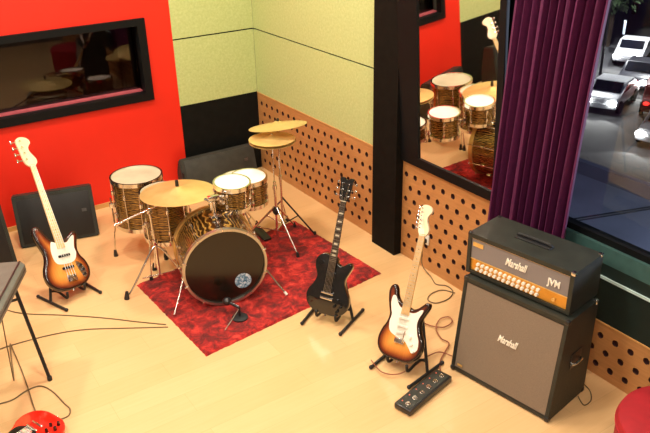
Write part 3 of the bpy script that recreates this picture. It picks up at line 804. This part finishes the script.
# sunburst double-cut
B2 = fl(399, 360, .09); B2 = V((B2.x+.0, B2.y, .085)); T2 = V((-.61, -3.735, 1.065))
guitar('strat', 'electric_guitar', 'sunburst electric guitar with white pickguard between footswitch and black guitar', B2, T2, yaw=math.radians(-38))
gstand('black A-frame stand under the sunburst six-string guitar', None, 0, (B2.x+.04, B2.y), (-1, -.25), 0)
# sunburst bass
B3 = fl(72, 289, .09); B3 = V((B3.x, B3.y, .085)); T3 = V((-2.795, -.86, 1.215))
guitar('bass', 'bass_guitar', 'sunburst bass guitar with white pickguard leaning against its stand by the red wall', B3, T3, yaw=math.radians(36), cat='bass guitar')
gstand('black A-frame stand under the sunburst bass guitar', None, 0, (B3.x, B3.y+.03), (.32, -.95), 0)
# pale-headed guitar seen only in the mirror
B4 = V((-3.62, -.62, .085)); T4 = V((-3.72, -.36, 1.12))
guitar('strat', 'electric_guitar', 'pale-headed guitar seen only in the mirror, against the black wall panel', B4, T4, yaw=math.radians(20))
gstand('black A-frame stand of the guitar seen only in the mirror', None, 0, (B4.x, B4.y), (.3, -1), 0)
# red guitar lying at lower left
RG = fl(30, 433, .1)
Br = fl(56, 418, .05); Br.z = .03; Tr = Br+V((-1.0, -.42, .03))
guitar('red', 'electric_guitar', 'glossy red electric guitar at the lower left corner, lying on the floor', Br, Tr, normal=V((0, 0, 1)))

# ------------------------------------------------------------------ amplifiers
W = V((.163, -.9866, 0)); D = V((.9866, .163, 0))
def frame_mtx(o, sc=1):
    m = Matrix.Identity(4)
    for i in range(3): m[i][0] = W[i]; m[i][1] = D[i]; m[i][2] = (0, 0, 1)[i]
    m.translation = V(o); return m
cabt = thing('speaker_cabinet', 'large black guitar speaker cabinet with taupe grille and white script logo', 'speaker', mtx=frame_mtx((-.800, -4.222, 0)))
cw_, cd_, ch_, cs_ = .79, .4555, .7446, .089
zb = .012; zm = .40
# side profile (depth, height)
zm = .378; mid_ = cs_*(zm-zb)/(ch_-zb); prof = [(0, zb), (cs_, ch_), (cd_, ch_), (cd_, zb)]
mb = MB()
Sx = Matrix(((0, 0, 1, 0), (1, 0, 0, 0), (0, 1, 0, 0), (0, 0, 0, 1)))    # (d,z,x) -> (x,d,z)
wall = .022
for x0 in (0, cw_-wall): mb.prism(prof, x0, x0+wall, Sx)
mb.b2((wall, .004, zb), (cw_-wall, cd_-.016, zb+wall)); mb.b2((wall, cs_-.002, ch_-.028), (cw_-wall, cd_-.016, ch_)); mb.b2((wall, cd_-.016, zb+.001), (cw_-wall, cd_-.001, ch_-.001))
mb.prism([(.016, zb+.01), (cs_+.010, ch_-.02), (cs_+.018, ch_-.02), (.024, zb+.01)], wall, cw_-wall, Sx)
mb.build('cabinet_body', M['tolex'], cabt, smooth=False)
ins = .026
def lerp2(a, b, t): return (a[0]+(b[0]-a[0])*t, a[1]+(b[1]-a[1])*t)
p_lo = lerp2((.004, zb), (cs_+.004, ch_), .04); p_mid = lerp2((.004, zb), (cs_+.004, ch_), .5); p_hi = lerp2((.004, zb), (cs_+.004, ch_), .955)
mb = MB().prism([p_lo, p_mid, p_hi, (p_hi[0]+.008, p_hi[1]), (p_mid[0]+.008, p_mid[1]), (p_lo[0]+.008, p_lo[1])], ins, cw_-ins, Sx)
mb.build('grille_cloth', M['grille'], cabt, smooth=False)
mb = MB(); th_ = .006
for x0 in (ins-.004, cw_-ins-.002):
    mb.prism([(p_lo[0]-.002, p_lo[1]), (p_mid[0]-.002, p_mid[1]), (p_hi[0]-.002, p_hi[1]), (p_hi[0]+.004, p_hi[1]), (p_mid[0]+.004, p_mid[1]), (p_lo[0]+.004, p_lo[1])], x0, x0+th_, Sx)
mb.b2((ins, p_lo[0]-.003, p_lo[1]-.004), (cw_-ins, p_lo[0]+.004, p_lo[1]+.002)); mb.b2((ins, p_hi[0]-.003, p_hi[1]-.003), (cw_-ins, p_hi[0]+.006, p_hi[1]+.003))
mb.build('piping', M['black_metal'], cabt, smooth=False)
sl = math.atan2(cs_, ch_-zb)
def face_m(x, z, tilt=0, yoff=-.003):
    return Matrix.Translation((x, yoff, z)) @ Matrix.Rotation(PI/2-tilt, 4, 'X')
lz = .42; ly = cs_*(lz-zb)/(ch_-zb)
text_mesh('Marshall', .070, .003, 'logo', M['logo'], cabt, Matrix.Translation((cw_*.51, ly-.001, lz)) @ Matrix.Rotation(PI/2-sl, 4, 'X'), .35, (.62, 1))
MB().box((.075, .002, .075), (.04, .004, .016)).build('badge', M['gold_trim'], cabt)
for x in (0, cw_):
    for (d_, z_) in ((.0, zb), (cs_, ch_), (cd_, ch_), (cd_, zb), ):
        sx = 1 if x == 0 else -1
        MB().box((x+sx*.012, d_+(.012 if d_ < .2 else -.012), z_+(.012 if z_ < .3 else -.012)), (.034, .034, .034), bevel=.008).build('corner_protector', M['chrome' if x > .1 and z_ > .3 and d_ > .2 else 'black_metal'], cabt)
hl_ = MB().b2((cw_-.001, .19, .33), (cw_+.006, .32, .45), .003)
hd = hl_.build('handle_plate', M['black_metal'], cabt)
MB().tube([(cw_+.008, .20, .37), (cw_+.026, .22, .38), (cw_+.026, .29, .38), (cw_+.008, .31, .37)], .009).build('handle', M['chrome'], hd)
for x in (.06, cw_-.06):
    for y in (.05, cd_-.05): MB().cyl((x, y, 0), (x, y, zb+.002), .02).build('foot', M['rubber'], cabt)

W = V((.17, -.9855, 0)).normalized(); D = V((-W.y, W.x, 0))
hh = .315; hw = .785; hd_ = .355; HZ = ch_
at = thing('amplifier_head', 'black guitar amplifier head with gold knob panel standing on the cabinet', 'amplifier', mtx=frame_mtx((-.675, -4.175, HZ)))
zb = .012
hp = [(.012, zb), (0, .03), (.0, hh-.02), (.015, hh), (hd_, hh), (hd_, zb)]
mb = MB()
wl_ = .028
for x0 in (0, hw-wl_): mb.prism([(-.0, zb), (0.0, hh-.004), (.004, hh), (hd_-.004, hh), (hd_, hh-.004), (hd_, zb)], x0, x0+wl_, Sx)
mb.b2((wl_, .002, hh-.032), (hw-wl_, hd_-.001, hh)); mb.b2((wl_, .002, zb), (hw-wl_, hd_-.001, zb+.022)); mb.b2((wl_-.002, .031, zb+.021), (hw-wl_+.002, hd_-.003, hh-.03))
mb.build('cabinet_body', M['tolex'], at, smooth=False)
MB().b2((wl_, .010, .128), (hw-wl_, .031, hh-.032)).build('grille_cloth', M['grille_head'], at, smooth=False)
mb = MB().b2((wl_, .014, .036), (hw-wl_, .031, .128)); mb.build('control_panel', M['gold'], at, smooth=False)
MB().b2((wl_, .006, .124), (hw-wl_, .012, .130)).b2((wl_, .006, hh-.036), (hw-wl_, .012, hh-.031)).build('piping', M['gold_trim'], at, smooth=False)
for r_, z_ in enumerate((.060, .098)):
    for k in range(14):
        x = .085+k*.0355+r_*.006
        kb = MB().cyl((x, .014, z_), (x, -.004, z_), .0125, .0105, 12).build('knob', M['white'], at)
MB().cyl((.665, .014, .075), (.665, .0, .075), .012, seg=12).build('power_switch', M['gold_trim'], at)
text_mesh('Marshall', .075, .003, 'logo', M['logo'], at, Matrix.Translation((.375, .006, .205)) @ Matrix.Rotation(PI/2, 4, 'X'), .35, (.62, 1))
text_mesh('JVM', .066, .003, 'model_badge', M['logo'], at, Matrix.Translation((.655, .006, .188)) @ Matrix.Rotation(PI/2, 4, 'X'), 0, (.8, 1))
MB().b2((.04, .005, .225), (.12, .012, .255)).build('maker_plate', M['gold_trim'], at)
hm = MB(); hm.box((hw/2, hd_*.5, hh+.004), (.26, .06, .008), bevel=.003)
hm.tube([(hw/2-.12, hd_*.5, hh+.008), (hw/2-.10, hd_*.5, hh+.024), (hw/2+.10, hd_*.5, hh+.024), (hw/2+.12, hd_*.5, hh+.008)], .010)
hm.build('handle', M['rubber'], at)
for x in (.012, hw-.012):
    for y in (.014, hd_-.012):
        MB().box((x, y, hh-.010), (.032, .032, .028), bevel=.008).build('corner_protector', M['chrome' if x > .1 else 'black_metal'], at)
for x in (.06, hw-.06):
    for y in (.05, hd_-.04): MB().cyl((x, y, 0), (x, y, zb+.002), .016).build('foot', M['rubber'], at)

# monitors
def wedge(name, label, loc, rz, w, d, h, setb, back=.06, m='grille_black', body='tolex', group=None):
    t = thing(name, label, 'speaker', loc, rz)
    pr = [(0, .006), (setb, h), (d-back, h*.94), (d, h*.55), (d, .006)]
    mb = MB()
    mb.prism(pr, 0, w, Sx); bm = mb.bm
    bmesh.ops.bevel(bm, geom=[e for e in bm.edges], offset=.012, segments=2, affect='EDGES')
    mb.build('cabinet', M[body], t)
    L = math.hypot(setb, h); a = math.atan2(setb, h)
    mt = Matrix.Translation((w/2, setb*.5-.002, h*.5)) @ Matrix.Rotation(-a, 4, 'X')
    MB().box((0, 0, 0), (w*.90, .012, L*.84), bevel=.004).xf(mt).build('front_grille', M[m], t)
    MB().box((w*.36, -.008, L*.06), (.045, .004, .03)).xf(mt).build('badge', M['mesh_grey'], t)
    MB().box((w*.012-.0, d*.45, h*.55), (.012, .13, .05), bevel=.004).build('side_handle', M['rubber'], t)
    for x in (.06, w-.06):
        for y in (.05, d-.05): MB().cyl((x, y, 0), (x, y, .018), .016).build('foot', M['rubber'], t)
    return t
wedge('floor_monitor', 'black floor monitor against the red wall behind the bass guitar', (-2.93, -.47, 0), math.radians(-13), .74, .33, .50, .13)
wedge('floor_monitor', 'dark grey floor monitor in the wall corner behind the drums', (-1.09, -.215, 0), math.radians(0), .93, .20, .39, .10, m='grey_box', body='grey_box')
wedge('floor_monitor', 'black floor monitor cut off by the left edge of the photo', (-3.70, -1.0, 0), math.radians(8), .67, .42, .78, .16)

# footswitch
c0 = V((-1.382, -4.286)); A_ = V((-1.370, -4.350)); 
pw = V((-.921+1.363, -4.327+4.432)); ang = math.atan2(pw.y, pw.x)
t = thing('pedal_board', 'long black six-button footswitch on the floor in front of the amplifier', 'pedal', (-1.145, -4.325, 0), ang)
MB().box((0, 0, .028), (.49, .135, .045), bevel=.008).build('case', M['black_metal'], t)
MB().box((0, 0, .0515), (.46, .105, .003)).build('top_plate', M['tolex'], t)
for k in range(6):
    x = -.195+k*.078
    b = MB().cyl((x, -.012, .05), (x, -.012, .066), .013, .011, 12).cyl((x, -.012, .05), (x, -.012, .055), .018, seg=12).build('foot_button', M['chrome'], t)
    MB().cyl((x, .035, .052), (x, .035, .056), .005, seg=8).build('indicator_light', M['led'], t)
for x in (-.2, .2):
    for y in (-.05, .05): MB().cyl((x, y, 0), (x, y, .01), .012).build('foot', M['rubber'], t)

# ------------------------------------------------------------------ keyboard at the left edge
kz = .86
t = thing('keyboard_stand', 'black folding stand under the silver keyboard at the left edge', 'stand', (-3.32, -2.6, 0))
kleg = fl(50, 380, .0); K0 = V((-3.32, -2.6, 0))
ktop = V((-3.30, -2.42, .74))-K0
for s_, nm in ((0, 'leg'), (-.75, 'leg')):
    a = V((kleg.x, kleg.y, .015))-K0+V((s_, 0, 0)); b = V((ktop.x+s_, ktop.y, .745))
    L = MB().cyl(a, b, .013, seg=10).build('leg', M['black_metal'], t)
    MB().cyl((a.x, a.y, 0), (a.x, a.y, .03), .017).build('rubber_foot', M['rubber'], L)
    a2 = V((a.x, -kleg.y*0+.30, .015)); b2 = V((b.x-.0, -.40, .745))
    a.x -= .42; b.x -= .42
    L = MB().cyl((a.x-.03, .28, .015), (b.x-.03, -.22, .745), .013, seg=10).build('leg', M['black_metal'], t)
    MB().cyl((a.x-.03, .28, 0), (a.x-.03, .28, .03), .017).build('rubber_foot', M['rubber'], L)
MB().cyl((ktop.x-.0, ktop.y-.03, .60), (ktop.x-.75, ktop.y-.03, .60), .010).cyl((ktop.x, ktop.y, .749), (ktop.x-.78, ktop.y, .749), .010).cyl((ktop.x-.4, -.22, .749), (ktop.x-1.2, -.22, .749), .010).build('crossbar', M['black_metal'], t)
t = thing('keyboard', 'silver-grey keyboard cut off by the left edge on a black stand', 'keyboard', (-3.19, -2.40, .765), math.radians(-27))
kwid, klen = .34, 1.05
SyK = Matrix(((1, 0, 0, 0), (0, 0, 1, 0), (0, 1, 0, 0), (0, 0, 0, 1)))
MB().prism([(0, 0), (0, .06), (-.03, .085), (-.17, .085), (-kwid, .035), (-kwid, 0)], -klen, 0, SyK).build('body', M['silver'], t, smooth=False)
MB().b2((-.036, -klen, .084), (-.024, 0, .088)).b2((.0, -klen+.004, .022), (.003, -.004, .032)).build('dark_seam', M['black_metal'], t, smooth=False)
MB().b2((-.020, -klen+.01, .0), (.004, -klen+.02, .05)).build('end_cheek', M['silver_edge'], t, smooth=False)
for k in range(36):
    y = -.03-k*.0275
    MB().b2((-kwid+.005, y-.025, .034), (-kwid+.15, y, .054)).build('white_key', M['white'], t, smooth=False)
    if k % 7 in (0, 1, 3, 4, 5) and k < 35: MB().b2((-kwid+.06, y-.033, .054), (-kwid+.15, y-.020, .064)).build('black_key', M['gloss_black'], t, smooth=False)

# ------------------------------------------------------------------ stool
t = thing('round_stool', 'round red upholstered stool at the lower right corner', 'stool', (-.475, -5.765, 0))
prf = [(0, .02), (.34, .02), (.36, .05), (.365, .36), (.372, .38), (.372, .41), (.36, .44), (.32, .462), (.2, .47), (0, .472)]
MB().lathe(prf[:5]+[(0, .38)], seg=56).build('drum_base', M['velvet_red'], t)
MB().lathe([(0, .38), (.366, .38)]+prf[5:], seg=56).build('cushion', M['velvet_red'], t)
MB().torus(.370, .006, Matrix.Translation((0, 0, .395)), 56).build('piping', M['velvet_red'], t)
for k in range(4): 
    a = PI/4+k*PI/2; MB().cyl((.28*math.cos(a), .28*math.sin(a), 0), (.28*math.cos(a), .28*math.sin(a), .025), .02).build('foot', M['rubber'], t)

# ------------------------------------------------------------------ curtain
def curtain():
    bm = bmesh.new(); nu, nz = 150, 26; z0, z1 = .50, 4.2; rows = []
    for j in range(nz+1):
        v = j/nz; z = z0+(z1-z0)*v; row = []
        for i in range(nu+1):
            u = i/nu; y = (-3.805-.052*(z-.96))-u*(.715-.02*math.sin(v*5))
            ph = u*2*PI*10.5+.5*math.sin(v*3+u*9)
            x = -.095+.045*(1-2*abs(math.sin(ph/2))**1.4)+.010*math.sin(ph*2.3+1)+.006*math.sin(v*7+u*20)
            y += .010*math.cos(ph)
            row.append(bm.verts.new((x, y+4.15, z)))
        rows.append(row)
    for j in range(nz):
        for i in range(nu): bm.faces.new((rows[j][i], rows[j][i+1], rows[j+1][i+1], rows[j+1][i]))
    m = MB(); m.bm.free(); m.bm = bm
    t = thing('curtain', 'gathered plum-red curtain hanging between mirror and street window', 'curtain', (0, -4.15, 0))
    o = m.build('fabric', M['curtain'], t); md = o.modifiers.new('solid', 'SOLIDIFY'); md.thickness = .004
    MB().cyl((-.085, 1.0-.65, 4.215), (-.085, -1.2, 4.215), .014).build('curtain_rod', M['black_metal'], t)
curtain()

# ------------------------------------------------------------------ cables
def cable(pts, label, r=.004, m='cable', z=.005, extra=None, name='cable'):
    P = [fl(a, b, z) for a, b in pts]
    if extra: P = [V(e) for e in extra[0]]+P+[V(e) for e in extra[1]]
    o = fl(pts[0][0], pts[0][1], 0)
    mb = MB().tube([p-V((o.x, o.y, 0)) for p in P], r, 6, n=8)
    return tag(mb.build(name, M[m], None, loc=(o.x, o.y, 0)), label, 'cable')
cable([(-8, 305), (20, 313), (60, 315), (100, 317.5), (140, 322), (166, 324.5)], 'thin cable crossing the floor from keyboard to rug, the upper of two', .0045)
cable([(-8, 352), (12, 345), (50, 335), (85, 329.5), (130, 328), (168, 327)], 'thin cable crossing the floor from keyboard to rug, the lower of two', .0045)
cable([(10, 345), (14, 352), (20, 366), (27, 385), (33, 404), (37, 415)], 'thin cable running from under the keyboard down to the red guitar', .0045, extra=([(-3.42, -2.55, .76), (-3.44, -2.55, .4), (-3.46, -2.6, .06)], []), z=.013)
cable([(-6, 405), (12, 400), (26, 391), (40, 386), (52, 391), (64, 403), (70, 409), (68, 416), (58, 420)], 'looping cable plugged into the glossy red guitar', .005)
# outlet + power lead
t = thing('power_plug', 'white power plug in the perforated panel behind the sunburst guitar', 'plug', (0, -3.02, .30))
MB().box((-.008, 0, 0), (.014, .07, .095), bevel=.005).build('wall_plate', M['white'], t)
MB().box((-.034, 0, -.008), (.04, .036, .042), bevel=.006).build('plug', M['rubber'], t)
cable([(431, 277), (436, 284), (447, 286), (453, 292), (448, 299), (436, 303), (428, 300), (431, 294), (442, 290), (455, 293)], 'dark power lead hanging from the white plug to the floor', .005, 'cable',
      extra=([(-.05, -3.02, .285), (-.06, -3.03, .18), (-.06, -3.045, .06)], []), z=.006)
cable([(422, 322), (432, 326), (444, 327), (452, 322), (449, 317), (440, 319), (436, 328), (441, 338), (449, 343), (446, 350), (440, 362), (441, 374)], 'reddish brown lead coiled beside the speaker cabinet', .005, 'cable_red', z=.0175)
cable([(371, 360), (382, 372), (398, 374), (414, 366), (428, 356), (440, 352), (452, 356)], 'reddish lead curling around the sunburst guitar stand', .0045, 'cable_red', z=.0295)
cable([(578, 396), (584, 405), (591, 400), (590, 391), (584, 384)], 'small cable loop on the floor beside the speaker cabinet', .004, z=.006)

# ------------------------------------------------------------------ outside
ZS = -9
sbox('ground_street', (4.5, -30, ZS-.1), (90, 80, ZS), M['asphalt'])
rf = thing('neighbour_roof', 'flat blue-grey roof below the street window', 'roof', (.3, -3, -.6))
MB().b2((0, -8, -.2), (3.9, 3.4, 0)).build('roof_slab', M['roof'], rf, smooth=False)
MB().b2((3.8, -8, 0), (3.9, 3.4, .18)).build('parapet', M['roof'], rf, smooth=False)
def outp(px, py, z): 
    return fl(px, py, z)
p_, q_ = outp(571, 222, -.6), outp(652, 209, -.6)
o0 = V((.3, -3, -.6))
MB().cyl(p_-o0+V((0, 0, .02)), q_-o0+(q_-p_)*1.2+V((0, 0, .02)), .022).build('roof_cable', M['roof_seam'], rf)
p_, q_ = outp(594, 170, -.6), outp(650, 184, -.6)
MB().cyl(p_-o0+V((0, 0, .01)), q_-o0+(q_-p_)*.5+V((0, 0, .01)), .010).build('flashing', M['strip'], rf)
def car(label, px, py, rz, paint, lights=True, group='cars on the street outside'):
    p = fl(px, py, ZS)
    t = thing('car', label, 'car', (p.x, p.y, ZS), rz)
    pr = [(-2.2, .35), (-2.25, .75), (-2.05, .92), (-1.45, .98), (-.95, 1.42), (.55, 1.45), (1.15, 1.0), (2.0, .86), (2.2, .65), (2.2, .35)]
    Sy = Matrix(((1, 0, 0, 0), (0, 0, 1, 0), (0, 1, 0, 0), (0, 0, 0, 1)))
    mb = MB().prism(pr, -.88, .88, Sy); bmesh.ops.bevel(mb.bm, geom=mb.bm.edges[:], offset=.06, segments=2, affect='EDGES')
    mb.build('body', M[paint], t)
    MB().prism([(-1.3, 1.0), (-.88, 1.36), (.48, 1.38), (.98, 1.0)], -.895, .895, Sy).build('side_windows', M['car_glass'], t, smooth=False)
    MB().prism([(.62, 1.42), (1.16, 1.02), (1.19, 1.04), (.66, 1.455)], -.72, .72, Sy).build('windscreen', M['car_glass'], t, smooth=False)
    for x in (-1.4, 1.4):
        for y in (-.85, .85): MB().cyl((x, y-.1, .33), (x, y+.1, .33), .33, seg=20).build('wheel', M['tyre'], t)
    for y in (-.65, .65):
        MB().sph((2.18, y, .68), .19, (.6, 1.3, .8)).build('headlight', M['headlight'], t)
        MB().sph((-2.2, y, .8), .12, (.5, 1.3, .8)).build('taillight', M['taillight'], t)
    if lights:
        for y in (-.65, .65):
            L = bpy.data.lights.new('headlamp', 'SPOT'); L.energy = 150; L.spot_size = math.radians(85); L.color = (1, .95, .85); L.shadow_soft_size = .1
            lo = bpy.data.objects.new('headlamp', L); COL.objects.link(lo); lo.parent = t; lo.location = (2.5, y, .68); lo.rotation_euler = (0, math.radians(-80), 0)
car('white car with headlights nearest the curtain on the street', 610, 104, math.radians(200), 'car_white')
car('white car behind the first on the street, farther away', 632, 60, math.radians(205), 'car_white')
car('red car at the right edge of the street view', 660, 108, math.radians(30), 'car_red')
car('pale car lowest at the right edge of the street view', 668, 138, math.radians(195), 'car_white')
car('dark car between the two white cars on the street', 640, 84, math.radians(200), 'car_dark')
def tree(label, px, py, h, R):
    p = fl(px, py, ZS)
    t = thing('tree', label, 'tree', (p.x, p.y, ZS), 0, 'trees beyond the street')
    MB().tube([(0, 0, 0), (.1, 0, h*.3), (-.05, .1, h*.6)], .25).build('trunk', M['bark'], t)
    bm = bmesh.new()
    for _ in range(1400):
        d = V((random.gauss(0, 1), random.gauss(0, 1), random.gauss(0, 1))).normalized()*R*random.uniform(.5, 1)
        c = V((0, 0, h*.75))+V((d.x, d.y, d.z*.8)); s = random.uniform(.18, .4)
        a = V((random.gauss(0, 1), random.gauss(0, 1), random.gauss(0, 1))).normalized(); b = a.cross(d.normalized()).normalized(); a = b.cross(a)
        vs = [bm.verts.new(c+q) for q in (a*s, b*s*.5, -a*s, -b*s*.5)]; bm.faces.new(vs)
    m = MB(); m.bm.free(); m.bm = bm; m.build('crown', M['leaf'], t, smooth=False)
tree('dark street tree just right of the curtain', 606, 46, 6, 2.6)
tree('dark street tree at the top right corner', 664, 40, 6.5, 2.7)
tree('dark street tree between the two others, farther away', 634, 14, 8, 3.2)
sp = fl(626, 46, ZS)
t = thing('street_sign', 'small lit pale sign box on a post in front of the trees', 'sign', (sp.x-2, sp.y-1, ZS), math.radians(35))
MB().cyl((0, 0, 0), (0, 0, 1.4), .06).build('post', M['black_metal'], t)
MB().box((0, 0, 1.75), (.9, .15, .8), bevel=.02).b2((-.75, -.06, 1.85), (-.4, .06, 2.1)).build('sign_box', M['sign'], t)
MB().b2((-.2, -.085, 1.55), (.15, -.07, 1.8)).build('dark_panel', M['roof_seam'], t)
for i, (px, py) in enumerate(((600, 75), (660, 60))):  # unseen lamps added to light the road and cars
    p = fl(px, py, ZS)
    t = thing('added_street_lamp', ['added tall street lamp by the road, unseen behind the curtain', 'added tall street lamp by the road, unseen beyond the right edge'][i], 'lamp', (p.x, p.y, ZS))
    MB().cyl((0, 0, 0), (0, 0, 7.6), .09, .06).cyl((0, 0, 7.6), (-1.0, 0, 7.8), .05).build('post', M['black_metal'], t)
    MB().box((-1.1, 0, 7.78), (.6, .22, .1), bevel=.02).build('lamp_housing', M['black_metal'], t)
    L = bpy.data.lights.new('street_fill_light', 'SPOT'); L.energy = 4000; L.color = (.95, .92, .9); L.spot_size = math.radians(130); L.shadow_soft_size = .2
    lo = bpy.data.objects.new('street_fill_light', L); COL.objects.link(lo); lo.parent = t; lo.location = (-1.1, 0, 7.7)
# unseen fill light added to brighten the neighbouring roof
L = bpy.data.lights.new('roof_fill_light', 'POINT'); L.energy = 600; L.color = (.72, .78, 1); L.shadow_soft_size = .4
lo = bpy.data.objects.new('roof_fill_light', L); COL.objects.link(lo); lo.location = (3.2, -6.5, 1.6)

# ------------------------------------------------------------------ lights
LP_ = [(-4.4, -1.6), (-2.6, -1.5), (-1.0, -1.7), (-4.4, -4.4), (-2.6, -4.2), (-1.0, -4.2), (-4.4, -7.0), (-2.4, -7.0)]
for i, (x, y) in enumerate(LP_):
    t = thing('ceiling_lamp', 'square warm ceiling lamp set above the studio floor', 'lamp', (x, y, H), 0, 'ceiling lamps above the studio')
    MB().b2((-.2, -.2, -.04), (.2, .2, -.001)).build('housing', M['white'], t, smooth=False)
    MB().b2((-.17, -.17, -.046), (.17, .17, -.041)).build('diffuser', M['lampglow'], t, smooth=False)
    L = bpy.data.lights.new('panel_light', 'AREA'); L.shape = 'SQUARE'; L.size = .34; L.energy = 40 if (x, y) == (-1.0, -4.2) else 63; L.color = (1, .89, .74)
    lo = bpy.data.objects.new('panel_light', L); COL.objects.link(lo); lo.parent = t; lo.location = (0, 0, -.05)
wld = bpy.data.worlds.new('night'); scene.world = wld; wld.use_nodes = True
bg = wld.node_tree.nodes['Background']; bg.inputs[0].default_value = (.05, .07, .13, 1); bg.inputs[1].default_value = .25
scene.view_settings.view_transform = 'Standard'; scene.view_settings.look = 'None'
scene.view_settings.exposure = 0.1; scene.view_settings.gamma = 1
